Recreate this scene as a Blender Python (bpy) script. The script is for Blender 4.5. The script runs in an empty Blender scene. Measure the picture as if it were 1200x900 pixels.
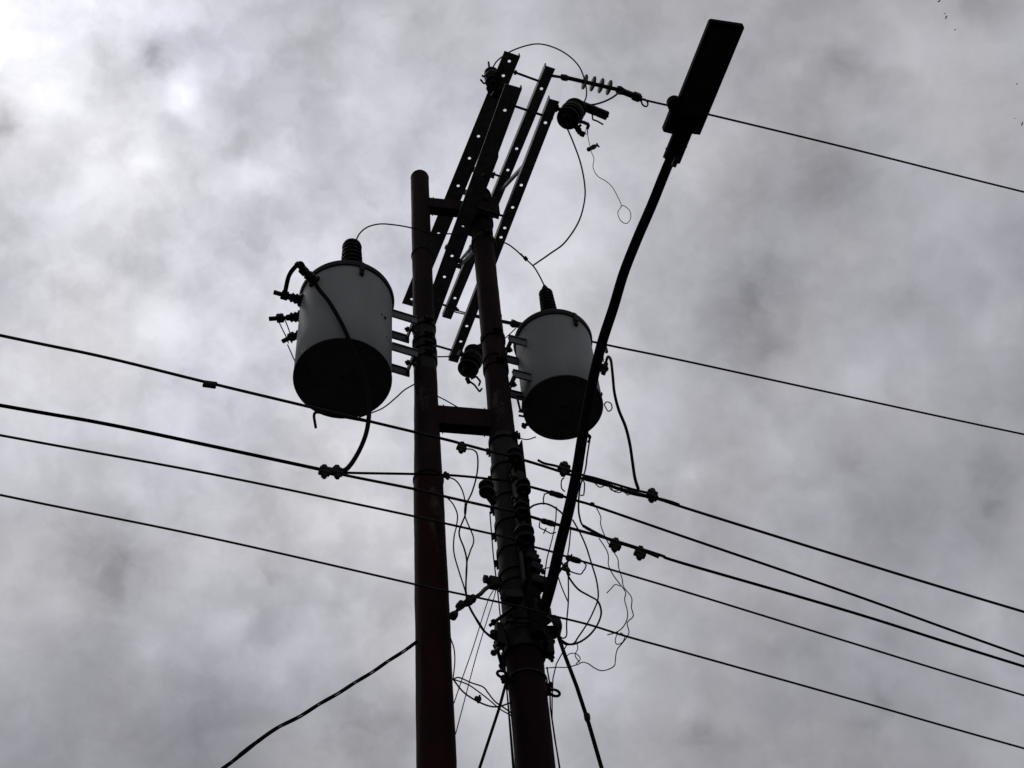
import bpy, bmesh, math, random
from mathutils import Vector, Matrix, noise
random.seed(7)
S = bpy.context.scene
COL = S.collection
R_ = math.radians

# ------------------------------------------------------------------ camera
CAM = Vector((0, 0, 1.6))
TILT, FPX = R_(54), 1687.0
ROLL = math.asin(135/1226.5)
FW = Vector((0, math.cos(TILT), math.sin(TILT)))
_r0 = Vector((1, 0, 0)); _u0 = Vector((0, -math.sin(TILT), math.cos(TILT)))
RT = _r0*math.cos(ROLL) - _u0*math.sin(ROLL)
UP = _u0*math.cos(ROLL) + _r0*math.sin(ROLL)
cam = bpy.data.cameras.new('camera'); cam_o = bpy.data.objects.new('camera', cam); COL.objects.link(cam_o)
cam.sensor_width = 36; cam.sensor_fit = 'HORIZONTAL'; cam.lens = 36*FPX/1200
cam.clip_start = 0.05; cam.clip_end = 9000
cam_o.matrix_world = Matrix((( RT.x, UP.x, -FW.x, CAM.x), (RT.y, UP.y, -FW.y, CAM.y), (RT.z, UP.z, -FW.z, CAM.z), (0, 0, 0, 1)))
S.camera = cam_o
S.view_settings.view_transform = 'Standard'; S.view_settings.look = 'None'
S.view_settings.exposure = 0; S.view_settings.gamma = 1; S.view_settings.use_curve_mapping = False

def ray(x, y): return FW + RT*((x-600)/FPX) + UP*((450-y)/FPX)
def depth(p): return (Vector(p)-CAM).dot(FW)
def on_plane(x, y, p0, n):
    v = ray(x, y); return CAM + v*((Vector(p0)-CAM).dot(n)/v.dot(n))
def at_height(x, y, z):
    v = ray(x, y); return CAM + v*((z-CAM.z)/v.z)
def px_len(n, p): return n*depth(p)/FPX

# ------------------------------------------------------------------ sky and sun
SUN_EL, SUN_AZ = R_(66), R_(-48)          # azimuth from +Y towards +X
sun_dir = Vector((math.sin(SUN_AZ)*math.cos(SUN_EL), math.cos(SUN_AZ)*math.cos(SUN_EL), math.sin(SUN_EL)))
world = bpy.data.worlds.new('World'); S.world = world; world.use_nodes = True
NT = world.node_tree; NT.nodes.clear()
def N(t, **k):
    n = NT.nodes.new(t)
    for a, b in k.items(): setattr(n, a, b)
    return n
def M(op, a, b=None, c=None, clamp=False):
    n = N('ShaderNodeMath', operation=op, use_clamp=clamp)
    for i, v in enumerate((a, b, c)):
        if v is None: continue
        if isinstance(v, (int, float)): n.inputs[i].default_value = v
        else: NT.links.new(v, n.inputs[i])
    return n.outputs[0]
def NOISE(vec, scale, detail, rough=0.55, off=(0, 0, 0), col=False):
    m = N('ShaderNodeMapping'); m.inputs['Location'].default_value = off
    NT.links.new(vec, m.inputs['Vector'])
    n = N('ShaderNodeTexNoise'); n.inputs['Scale'].default_value = scale
    n.inputs['Detail'].default_value = detail; n.inputs['Roughness'].default_value = rough
    NT.links.new(m.outputs[0], n.inputs['Vector'])
    return n.outputs['Color' if col else 'Fac']
geo = N('ShaderNodeTexCoord'); D = geo.outputs['Generated']
def warp(vec, scale, amt, off):
    c = NOISE(vec, scale, 3, 0.55, off, col=True)
    s = N('ShaderNodeVectorMath', operation='SUBTRACT'); s.inputs[1].default_value = (.5, .5, .5); NT.links.new(c, s.inputs[0])
    k = N('ShaderNodeVectorMath', operation='SCALE'); k.inputs['Scale'].default_value = amt; NT.links.new(s.outputs[0], k.inputs[0])
    a = N('ShaderNodeVectorMath', operation='ADD'); NT.links.new(vec, a.inputs[0]); NT.links.new(k.outputs[0], a.inputs[1])
    z = N('ShaderNodeVectorMath', operation='NORMALIZE'); NT.links.new(a.outputs[0], z.inputs[0]); return z.outputs[0]
DW = warp(D, 7.0, 0.05, (3, 1, 4))
DW2 = warp(D, 34.0, 0.026, (7, 2, 1))
def lin(s):
    s /= 255.0
    return s/12.92 if s <= .04045 else ((s+.055)/1.055)**2.4
def vmf(vec, d, sig, amp=1.0):
    """amp * exp(-(angle/sig)^2/2) of the angle between vec and the direction d"""
    k = 1.0/(sig*sig)
    n = N('ShaderNodeVectorMath', operation='DOT_PRODUCT'); n.inputs[1].default_value = tuple(d*k)
    NT.links.new(vec, n.inputs[0])
    e = M('ADD', n.outputs['Value'], -k + math.log(amp))
    return M('EXPONENT', e)
def after(vec, val):
    """the same direction, evaluated only once val is known (keeps the shader's memory small)"""
    cx = N('ShaderNodeCombineXYZ'); NT.links.new(val, cx.inputs[0])
    n = N('ShaderNodeVectorMath', operation='MULTIPLY_ADD'); NT.links.new(cx.outputs[0], n.inputs[0]); n.inputs[1].default_value = (1e-9, 1e-9, 1e-9)
    NT.links.new(vec, n.inputs[2]); return n.outputs[0]
# broad brightness of the cloud deck, by direction
GX = (0, 150, 300, 450, 600, 750, 900, 1050, 1200); GY = (0, 150, 300, 450, 600, 750, 900)
DECK = ((256, 230, 196, 186, 180, 170, 166, 164, 164),
        (228, 220, 210, 206, 196, 185, 178, 172, 172),
        (212, 214, 210, 220, 212, 188, 160, 164, 166),
        (208, 208, 210, 220, 220, 192, 163, 165, 163),
        (172, 182, 200, 205, 212, 180, 170, 168, 148),
        (168, 168, 182, 205, 196, 172, 160, 158, 166),
        (150, 148, 146, 162, 170, 168, 152, 150, 158))
BG = lin(152)
num = None; den = None; cur = DW
for j, y in enumerate(GY):
    if num: cur = after(DW, M('ADD', num, den))
    for i, x in enumerate(GX):
        w = vmf(cur, ray(x, y).normalized(), 0.05)
        num = M('MULTIPLY_ADD', w, lin(DECK[j][i]), num if num else 0.012*BG)
        den = M('ADD', w, den if den else 0.012)
lum = M('DIVIDE', num, den)
lum = M('ADD', lum, vmf(D, sun_dir, 0.07, 0.16))      # sun behind the thin cloud
# smaller dark and bright tufts: x, y, radius, amount
TUFTS = ((180, 60, 10, -.28), (182, 84, 11, -.20), (122, 62, 14, -.16), (118, 90, 16, -.08), (270, 172, 15, -.15), (145, 305, 26, -.20), (20, 265, 12, -.20),
 (300, 272, 38, -.14), (5, 140, 14, -.18), (40, 120, 16, .12), (290, 115, 14, -.08), (315, 677, 8, -.16), (120, 668, 40, -.14), (390, 705, 8, -.14),
 (350, 90, 25, -.06), (985, 66, 16, -.16), (1030, 92, 17, -.17), (1140, 6, 20, -.14), (955, 218, 38, -.13), (885, 330, 32, -.11), (890, 405, 34, -.14),
 (1075, 350, 28, -.13), (990, 532, 22, -.10), (1165, 560, 30, -.14), (1168, 594, 7, -.26), (1015, 848, 12, -.26), (1034, 816, 9, -.2), (1050, 750, 14, -.09),
 (828, 866, 15, -.15), (868, 870, 8, -.15), (420, 842, 38, -.20), (225, 885, 45, -.1), (480, 160, 22, -.06), (1150, 620, 30, -.06), (700, 20, 40, -.06), (70, 345, 14, -.06), (140, 365, 12, -.09),
 (220, 115, 18, .16), (170, 190, 14, .10), (300, 200, 20, .08), (175, 762, 16, .11), (320, 778, 22, .14), (270, 722, 16, .1), (905, 520, 13, .15), (818, 556, 15, .12),
 (1000, 447, 18, .1), (850, 168, 20, .08), (440, 30, 22, .12), (545, 800, 50, .08), (1165, 390, 26, .07), (1060, 30, 30, .05), (930, 88, 14, .05), (190, 390, 22, .08), (25, 440, 22, .08), (1170, 740, 26, .09), (1185, 800, 20, .06))
pos = neg = None; cur = DW2 = after(DW2, lum)
for i, (x, y, rad, a) in enumerate(TUFTS):
    if i and i % 8 == 0: cur = after(DW2, M('ADD', neg, pos) if pos else neg)
    v = vmf(cur, ray(x, y).normalized(), rad*(1.0 if rad > 13 else 1.25)/FPX, abs(a)*(1.6 if rad > 13 else .95))
    if a > 0: pos = M('ADD', v, pos) if pos else v
    else: neg = M('ADD', v, neg) if neg else v
def CN(vec, scale, det, rough, off, gain):          # noise round zero, steepened
    return M('MULTIPLY', M('SUBTRACT', NOISE(vec, scale, det, rough, off), .5), gain)
def BILLOW(vec, scale, det, rough, off, steep, amp):   # lumps with firm edges
    return M('MULTIPLY', M('TANH', CN(vec, scale, det, rough, off, steep)), amp)
f1 = CN(DW, 8.0, 5, 0.52, (1, 5, 2), .85)
crisp = M('ADD', vmf(D, ray(200, 300).normalized(), .22, .45), .75)      # the deck is torn and thinner round the sun
f2 = M('MULTIPLY', BILLOW(DW2, 13.0, 8, 0.56, (4, 4, 9), 7.0, .12), crisp)
f3 = M('MULTIPLY', BILLOW(DW2, 34.0, 7, 0.58, (2, 8, 3), 6.0, .10), crisp)
patch = M('MAXIMUM', M('ADD', 1.1, CN(DW2, 32.0, 5, .55, (6, 2, 2), 2.4)), .2)
tex = M('ADD', M('MULTIPLY', M('SUBTRACT', pos, neg), patch), M('ADD', 1.05, M('ADD', M('ADD', f1, f2), f3)))
lum = M('MULTIPLY', lum, M('MAXIMUM', tex, .3))
# towards the horizon the deck is a little darker
sep = N('ShaderNodeSeparateXYZ'); NT.links.new(D, sep.inputs[0])
hz = N('ShaderNodeMapRange'); hz.inputs['From Min'].default_value = 0.0; hz.inputs['From Max'].default_value = 0.60
hz.inputs['To Min'].default_value = .38; hz.inputs['To Max'].default_value = 1.0; NT.links.new(sep.outputs['Z'], hz.inputs['Value'])
lum = M('MULTIPLY', lum, hz.outputs[0])
tint = N('ShaderNodeMix', data_type='RGBA'); tint.inputs[6].default_value = (.945, .955, 1.075, 1); tint.inputs[7].default_value = (1.0, .993, 1.035, 1)
hue = NOISE(D, 6.0, 3, .5, (9, 1, 1)); ht = M('MULTIPLY_ADD', M('SUBTRACT', hue, .5), 2.5, .5, clamp=True); NT.links.new(ht, tint.inputs[0])
cl = N('ShaderNodeVectorMath', operation='SCALE'); NT.links.new(tint.outputs[2], cl.inputs[0]); NT.links.new(lum, cl.inputs['Scale'])
sky = N('ShaderNodeTexSky', sky_type='NISHITA'); sky.sun_disc = False; sky.sun_elevation = SUN_EL; sky.sun_rotation = SUN_AZ
b_sky = N('ShaderNodeBackground'); b_sky.inputs['Strength'].default_value = 0.05; NT.links.new(sky.outputs[0], b_sky.inputs['Color'])
b_cl = N('ShaderNodeBackground'); b_cl.inputs['Strength'].default_value = 1.0; NT.links.new(cl.outputs[0], b_cl.inputs['Color'])
mx = N('ShaderNodeMixShader'); mx.inputs[0].default_value = 0.97
NT.links.new(b_sky.outputs[0], mx.inputs[1]); NT.links.new(b_cl.outputs[0], mx.inputs[2])
wo = N('ShaderNodeOutputWorld'); NT.links.new(mx.outputs[0], wo.inputs['Surface'])
world.cycles.sampling_method = 'MANUAL'; world.cycles.sample_map_resolution = 256

sun = bpy.data.lights.new('sun', 'SUN'); sun.energy = 0.5; sun.angle = R_(14); sun.color = (1, .97, .93)
sun_o = bpy.data.objects.new('sun', sun); COL.objects.link(sun_o)
sun_o.rotation_euler = sun_dir.to_track_quat('Z', 'Y').to_euler()

# ------------------------------------------------------------------ materials
def mat(name, c1, c2, scale=8, rough=.6, metal=0, spec=.3, stretch=(1, 1, 1), bump=.0, c3=None, c3_at=(.55, .7), detail=6):
    m = bpy.data.materials.new(name); m.use_nodes = True; t = m.node_tree; p = t.nodes['Principled BSDF']
    tc = t.nodes.new('ShaderNodeTexCoord'); mp = t.nodes.new('ShaderNodeMapping'); mp.inputs['Scale'].default_value = stretch
    t.links.new(tc.outputs['Object'], mp.inputs[0])
    n = t.nodes.new('ShaderNodeTexNoise'); n.inputs['Scale'].default_value = scale; n.inputs['Detail'].default_value = detail; n.inputs['Roughness'].default_value = .62
    t.links.new(mp.outputs[0], n.inputs['Vector'])
    r = t.nodes.new('ShaderNodeValToRGB'); r.color_ramp.elements[0].position = .36; r.color_ramp.elements[1].position = .66
    r.color_ramp.elements[0].color = (*c1, 1); r.color_ramp.elements[1].color = (*c2, 1)
    t.links.new(n.outputs['Fac'], r.inputs[0]); out = r.outputs[0]
    if c3:
        n3 = t.nodes.new('ShaderNodeTexNoise'); n3.inputs['Scale'].default_value = scale*.45; n3.inputs['Detail'].default_value = 8; n3.inputs['Roughness'].default_value = .7
        m3 = t.nodes.new('ShaderNodeMapping'); m3.inputs['Location'].default_value = (5, 3, 8); m3.inputs['Scale'].default_value = stretch
        t.links.new(tc.outputs['Object'], m3.inputs[0]); t.links.new(m3.outputs[0], n3.inputs['Vector'])
        r3 = t.nodes.new('ShaderNodeMapRange'); r3.inputs['From Min'].default_value = c3_at[0]; r3.inputs['From Max'].default_value = c3_at[1]
        t.links.new(n3.outputs['Fac'], r3.inputs['Value'])
        x = t.nodes.new('ShaderNodeMix'); x.data_type = 'RGBA'; x.inputs[7].default_value = (*c3, 1)
        t.links.new(r3.outputs[0], x.inputs[0]); t.links.new(out, x.inputs[6]); out = x.outputs[2]
    t.links.new(out, p.inputs['Base Color'])
    p.inputs['Roughness'].default_value = rough; p.inputs['Metallic'].default_value = metal
    p.inputs['Specular IOR Level'].default_value = spec
    if bump:
        b = t.nodes.new('ShaderNodeBump'); b.inputs['Strength'].default_value = bump; b.inputs['Distance'].default_value = .004
        t.links.new(n.outputs['Fac'], b.inputs['Height']); t.links.new(b.outputs[0], p.inputs['Normal'])
    return m
RUST = mat('red_oxide_steel', (.034, .006, .007), (.016, .006, .007), 9, .8, 0, .08, (1, 1, .35), .8, (.075, .066, .062), (.60, .68))
RUST2 = mat('dark_red_paint', (.022, .004, .006), (.012, .005, .006), 8, .8, 0, .08, (1, 1, .3), .8, (.050, .042, .040), (.60, .70))
RUST_DK = mat('weathered_dark_steel', (.016, .009, .009), (.030, .014, .013), 10, .8, 0, .08, (1, 1, .4), .8, (.085, .076, .070), (.60, .68))
SLEEVE = mat('dull_grey_steel', (.012, .012, .013), (.026, .025, .026), 12, .7, 0, .15, (1, 1, .4), .3, (.03, .015, .014), (.58, .7))
GALV = mat('galvanised_steel', (.075, .078, .082), (.16, .168, .172), 14, .65, 0, .2, (1, 1, 1), .15, (.09, .07, .06), (.6, .75))
DARK = mat('black_iron', (.010, .010, .011), (.022, .021, .021), 30, .65, 0, .15, (1, 1, 1), .3)
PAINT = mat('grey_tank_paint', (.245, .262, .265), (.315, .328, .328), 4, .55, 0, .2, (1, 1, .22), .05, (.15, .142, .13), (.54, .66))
BASE = mat('tank_bottom_shaded', (.07, .073, .072), (.10, .102, .10), 7, .75, 0, .1, (1, 1, 1), .1, (.03, .024, .02), (.55, .7))  # tank paint darkened, the underside's shade is put into the colour
RIMM = mat('dark_lid_paint', (.022, .023, .024), (.04, .041, .042), 12, .7, 0, .1)
ARMM = mat('bracket_paint', (.12, .13, .135), (.19, .20, .205), 14, .6, 0, .2, (1, 1, 1), .15, (.06, .04, .035), (.58, .7))
PORC = mat('brown_porcelain', (.012, .008, .007), (.022, .014, .011), 14, .6, 0, .12)
POLY = mat('grey_polymer', (.012, .012, .013), (.02, .02, .021), 20, .6, 0, .2)
RUBB = mat('black_cable_jacket', (.008, .008, .009), (.013, .013, .013), 25, .85, 0, .04)
ALU = mat('weathered_conductor', (.02, .02, .021), (.035, .035, .035), 40, .7, 0, .15)
LAMPM = mat('lamp_housing', (.008, .008, .009), (.013, .013, .014), 8, .85, 0, .03)
LENS = mat('lamp_lens', (.020, .020, .021), (.028, .028, .029), 10, .5, 0, .15)
FEATH = mat('dark_feathers', (.05, .05, .05), (.09, .09, .09), 20, .9, 0, .05)
STRING = mat('pale_string', (.10, .10, .10), (.18, .18, .18), 60, .9, 0, .05)
ASPH = mat('asphalt', (.030, .030, .031), (.052, .051, .050), 3, .9, 0, .1, (1, 1, 1), .3, (.07, .066, .06), (.6, .8))

# ------------------------------------------------------------------ object helpers
def thing(name, label, cat, loc=(0, 0, 0), group=None):
    o = bpy.data.objects.new(name, None); COL.objects.link(o); o.location = loc
    o.empty_display_size = .1
    o['label'] = label; o['category'] = cat
    if group: o['group'] = group
    return o
def root_loc(o):
    l = Vector((0, 0, 0))
    while o: l += o.location; o = o.parent
    return l
def obj(name, bm, m, parent=None, label=None, smooth=False, loc=None):
    me = bpy.data.meshes.new(name)
    off = root_loc(parent) if parent else Vector(loc or (0, 0, 0))
    bmesh.ops.recalc_face_normals(bm, faces=bm.faces[:])
    if off.length: bmesh.ops.translate(bm, vec=-off, verts=bm.verts[:])
    if smooth:
        for f in bm.faces: f.smooth = True
        for e in bm.edges:
            if len(e.link_faces) == 2 and e.calc_face_angle(0) > .6: e.smooth = False
    bm.to_mesh(me); bm.free(); me.materials.append(m)
    o = bpy.data.objects.new(name, me); COL.objects.link(o)
    if parent: o.parent = parent
    else: o.location = off
    if label: o['label'] = label
    return o
def tag(o, label, cat, group=None):
    o['label'] = label; o['category'] = cat
    if group: o['group'] = group
    return o
def dup(root, mtx, label, group=None):
    def cp(o, par):
        c = o.copy(); COL.objects.link(c); c.parent = par
        for ch in list(o.children): cp(ch, c)
        return c
    r = cp(root, None); r.matrix_world = mtx; r['label'] = label
    if group: r['group'] = group
    return r
def frame(o, x, y=None, z=None):
    """matrix at o with local x along x and local z near z"""
    X = Vector(x).normalized(); Z = Vector(z or (0, 0, 1)); Z = (Z - X*Z.dot(X)).normalized(); Y = Z.cross(X)
    return Matrix(((X.x, Y.x, Z.x, o[0]), (X.y, Y.y, Z.y, o[1]), (X.z, Y.z, Z.z, o[2]), (0, 0, 0, 1)))
def NB(): return bmesh.new()
def spline(pts, k=6):
    P = [Vector(p) for p in pts]
    if len(P) < 3: return P
    P = [P[0]*2-P[1]] + P + [P[-1]*2-P[-2]]; out = []
    for i in range(1, len(P)-2):
        a, b, c, d = P[i-1:i+3]
        for j in range(k):
            t = j/k
            out.append(.5*((2*b) + (c-a)*t + (2*a-5*b+4*c-d)*t*t + (3*b-a-3*c+d)*t**3))
    out.append(P[-2]); return out
def tube(bm, pts, r, seg=8, caps=True):
    """r: number or one radius for every point"""
    P = [Vector(p) for p in pts]; n = len(P); R = r if isinstance(r, (list, tuple)) else [r]*n
    t = (P[1]-P[0]).normalized(); u = t.orthogonal().normalized(); rings = []
    for i in range(n):
        tt = (P[min(i+1, n-1)]-P[max(i-1, 0)]).normalized()
        u = (u - tt*u.dot(tt)).normalized(); w = tt.cross(u)
        rings.append([bm.verts.new(P[i] + (u*math.cos(a)+w*math.sin(a))*R[i]) for a in (2*math.pi*k/seg for k in range(seg))])
    for a, b in zip(rings, rings[1:]):
        for k in range(seg): bm.faces.new((a[k], a[(k+1) % seg], b[(k+1) % seg], b[k]))
    if caps: bm.faces.new(rings[0][::-1]); bm.faces.new(rings[-1])
def box(bm, m, sx, sy, sz, c=(0, 0, 0), bev=0):
    r = bmesh.ops.create_cube(bm, size=1, matrix=m @ Matrix.Translation(c) @ Matrix.Diagonal((sx, sy, sz, 1)))
    if bev:
        es = list({e for v in r['verts'] for e in v.link_edges})
        bmesh.ops.bevel(bm, geom=es, offset=bev, segments=2, affect='EDGES', profile=.6)
def bar(bm, a, b, w, h, up=(0, 0, 1), bev=0):
    a, b = Vector(a), Vector(b); box(bm, frame((a+b)/2, b-a, z=up), (b-a).length, w, h, bev=bev)
def lathe(bm, a, b, prof, seg=24, caps=True):
    """prof: list of (t metres from a along a->b, radius)"""
    a, b = Vector(a), Vector(b); d = (b-a).normalized(); u = d.orthogonal().normalized(); w = d.cross(u); rings = []
    for t, r in prof:
        rings.append([bm.verts.new(a+d*t+(u*math.cos(q)+w*math.sin(q))*r) for q in (2*math.pi*k/seg for k in range(seg))])
    for p, q in zip(rings, rings[1:]):
        for k in range(seg): bm.faces.new((p[k], p[(k+1) % seg], q[(k+1) % seg], q[k]))
    if caps: bm.faces.new(rings[0][::-1]); bm.faces.new(rings[-1])
def hexnut(bm, c, d, r=.014, h=.012):
    d = Vector(d).normalized(); lathe(bm, Vector(c)-d*h/2, Vector(c)+d*h/2, [(0, r), (h, r)], 6)
def extrude2d(bm, polys, thick, m):
    """polys: 2-D faces sharing corners; makes a solid plate from z=0 to z=thick in m"""
    key = lambda p: (round(p[0], 5), round(p[1], 5)); top = {}; bot = {}; cnt = {}
    for p in polys:
        for q in p:
            k = key(q)
            if k not in top:
                top[k] = bm.verts.new(m @ Vector((q[0], q[1], thick))); bot[k] = bm.verts.new(m @ Vector((q[0], q[1], 0)))
        ks = [key(q) for q in p]
        bm.faces.new([top[k] for k in ks]); bm.faces.new([bot[k] for k in ks][::-1])
        for a, b in zip(ks, ks[1:]+ks[:1]): cnt[(a, b)] = cnt.get((a, b), 0)+1
    for (a, b) in cnt:
        if (b, a) not in cnt: bm.faces.new((top[a], bot[a], bot[b], top[b]))
Z = Vector((0, 0, 1))

# ------------------------------------------------------------------ layout of the place
AZ = R_(26)
U = Vector((math.cos(AZ), math.sin(AZ), 0))       # along the power line, left to right
V = Vector((math.sin(AZ), -math.cos(AZ), 0))      # across it, towards the street
def pole_point(x, y, d):
    v = ray(x, y); return CAM + v*(d/v.y)
LP = pole_point(502, 490, 5.0)                     # left pole axis
RP = at_height(588.5, 497, LP.z)                   # right pole axis
L0 = Vector((LP.x, LP.y, 0)); R0 = Vector((RP.x, RP.y, 0))

# ground
bm = NB(); bmesh.ops.create_circle(bm, cap_ends=True, segments=96, radius=4000, matrix=Matrix.Translation((0, 0, 0)))
g = obj('ground', bm, ASPH); g['kind'] = 'structure'

# ------------------------------------------------------------------ the two poles
def pole_axis(y, xa, xb, ya, yb, base):
    """point of the pole axis that shows at picture row y, from two rows where the axis was measured"""
    x = xa + (xb-xa)*(y-ya)/(yb-ya)
    return on_plane(x, y, base, Vector((0, 1, 0)))
def zat(x, y, base): return on_plane(x, y, base, Vector((0, 1, 0))).z
def pole(name, label, rows, base, lean_top, m, sections):
    root = thing(name, label, 'utility pole', (base.x, base.y, 0))
    pr = []
    for y, w, x in rows:                    # picture row, width and centre
        p = on_plane(x, y, base, Vector((0, 1, 0))); pr.append((p.z, px_len(w, p)*.5*.985, p.x))
    pr.sort()
    x0, x1 = pr[0], pr[-1]
    zt = x1[0]
    bm = NB(); ax_b = Vector((lean_top[0], base.y, 0)); ax_t = Vector((lean_top[1], base.y, zt))
    z = [(0, pr[0][1]*1.22)] + [(p[0], p[1]) for p in pr]
    return root, pr, ax_b, ax_t, z
LEFT_ROWS = [(900, 47, 512), (860, 46.3, 511), (760, 42, 507.5), (680, 39, 505), (600, 36.4, 502.8), (566, 35.2, 502), (561, 33.4, 502), (520, 31.0, 501), (470, 28.4, 499.5), (400, 25.8, 497), (370, 25, 496.2), (300, 23.4, 494.8), (250, 22, 493), (209, 21.4, 492)]
RIGHT_ROWS = [(900, 47, 628.3), (840, 46, 622.8), (780, 45, 616), (700, 41, 607), (600, 36, 597.5), (500, 30.4, 586.5), (440, 27.6, 580.5), (370, 26, 573.5), (300, 24.6, 567.5), (262, 26, 564.5), (232, 26, 562.5)]
def build_pole(name, label, rows, base, m, dome, joints, cutz):
    pts = [(on_plane(x, y, base, Vector((0, 1, 0))), w) for y, w, x in rows]
    zs = [p.z for p, w in pts]; xs = [p.x for p, w in pts]
    n = len(zs); mz = sum(zs)/n; mxx = sum(xs)/n
    k = sum((a-mz)*(b-mxx) for a, b in zip(zs, xs))/sum((a-mz)**2 for a in zs)
    axis = lambda z: Vector((mxx + k*(z-mz), base.y, z))
    root = thing(name, label, 'utility pole', axis(0))
    prof = [(0.0, px_len(pts[0][1], pts[0][0])*.5*1.25)] + [(p.z, px_len(w, p)*.5) for p, w in pts]
    def rad(z):
        for (a, ra), (b, rb) in zip(prof, prof[1:]):
            if z <= b: return ra+(rb-ra)*(z-a)/(b-a)
        return prof[-1][1]
    cuts = [0.0] + cutz + [prof[-1][0]]
    for i, (a, b) in enumerate(zip(cuts, cuts[1:])):
        bm = NB(); seg = 48; step = .05; zz = [a]
        while zz[-1]+step < b-.02: zz.append(zz[-1]+step)
        zz.append(b); rings = []
        for z in zz:
            c = axis(z); r = rad(z)
            rings.append([bm.verts.new(c+Vector((math.cos(q), math.sin(q), 0))*(r+.0028*noise.noise(Vector((math.cos(q)*2.5, math.sin(q)*2.5, z*4)))+.0012*noise.noise(Vector((math.cos(q)*7, math.sin(q)*7, z*14))))) for q in (2*math.pi*j/seg for j in range(seg))])
        for p, q in zip(rings, rings[1:]):
            for j in range(seg): bm.faces.new((p[j], p[(j+1) % seg], q[(j+1) % seg], q[j]))
        bm.faces.new(rings[0][::-1]); bm.faces.new(rings[-1])
        obj('shaft_section', bm, m[i], root, smooth=True)
    for z in joints:                                  # weld collars between the sections
        bm = NB(); r = rad(z); lathe(bm, axis(z)-Z*.011, axis(z)+Z*.011, [(0, r+.001), (.005, r+.006), (.017, r+.006), (.022, r+.001)], 40)
        obj('weld_collar', bm, m[0], root, smooth=True)
    zt = prof[-1][0]; r = prof[-1][1]; bm = NB()
    if dome: pf = [(0, r+.001)]+[(r*.85*math.sin(t), r*math.cos(t)) for t in (R_(15*q) for q in range(1, 6))]+[(r*.85, .004)]
    else: pf = [(0, r+.012), (.02, r+.012), (.028, r*.8), (.03, .01)]
    lathe(bm, axis(zt), axis(zt)+Z, pf, 40); obj('cap', bm, m[-1], root, smooth=True)
    return root, axis, rad
zL = lambda y: on_plane(492+20*(y-205)/695, y, L0, Vector((0, 1, 0))).z
zR = lambda y: on_plane(562.5+65.8*(y-232)/668, y, R0, Vector((0, 1, 0))).z
POLE_L, axL, rL = build_pole('utility_pole', 'red rusted steel pole with a rounded cap, left one of the two poles', LEFT_ROWS, L0, [RUST, RUST_DK, SLEEVE, RUST_DK], True, [zL(563), zL(300)], [zL(563), zL(440), zL(390)])
POLE_R, axR, rR = build_pole('utility_pole', 'dark rusted steel pole carrying the crossarms, right one of the two poles', RIGHT_ROWS, R0, [RUST2, SLEEVE, RUST_DK, RUST_DK], False, [zR(770), zR(425)], [zR(770), zR(525), zR(430)])
def band(axis, rad, z, root, h=.05, lug=(1, 0, 0), m=DARK, label=None, t=.008):
    """two half straps round the pole, bolted together at both ears"""
    bm = NB(); r = rad(z); c = axis(z)
    lathe(bm, c-Z*h/2, c+Z*h/2, [(0, r+.0005), (0, r+t), (h, r+t), (h, r+.0005)], 32, caps=False)
    d = Vector(lug).normalized(); e = Z.cross(d)
    for s in (-1, 1):
        q = c+d*s*(r+.018); 
        for k in (-1, 1): box(bm, frame(q+e*k*.010, d), .040, .006, h)
        tube(bm, [q-e*.035, q+e*.035], .006, 6); hexnut(bm, q+e*.024, e, .011, .009); hexnut(bm, q-e*.024, e, .011, .009)
    return obj('pole_band', bm, m, root, label)

# ------------------------------------------------------------------ beams between the poles
def beam(y_a, y_b, label, w, z0=None):
    za = on_plane(515, (y_a+y_b)/2, LP, V).z if z0 is None else z0
    a, b = axL(za), axR(za); d = (b-a).normalized()
    a2 = a+d*(rL(za)-.012); b2 = b-d*(rR(za)-.012)
    h = w
    root = thing('connecting_beam', label, 'beam', a2)
    bm = NB(); bar(bm, a2, b2, .07, h, bev=.004); obj('box_section', bm, RUST_DK, root)
    bm = NB()
    for s in (-1, 1):
        p = (a2 if s < 0 else b2) - d*s*.035
        box(bm, frame(p, d), .006, .078, h+.008)
    obj('end_plate', bm, RUST_DK, root)
    return root
zb1 = on_plane(509, 488.5, L0+V*.0, Vector((0, 1, 0))).z
beam(0, 0, 'short rust coloured steel beam joining the two poles below the transformers', .172, z0=zb1)
zb2 = on_plane(497, 240, L0, Vector((0, 1, 0))).z
beam(0, 0, 'short dark steel beam joining the tops of the two poles', .135, z0=zb2)

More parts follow.
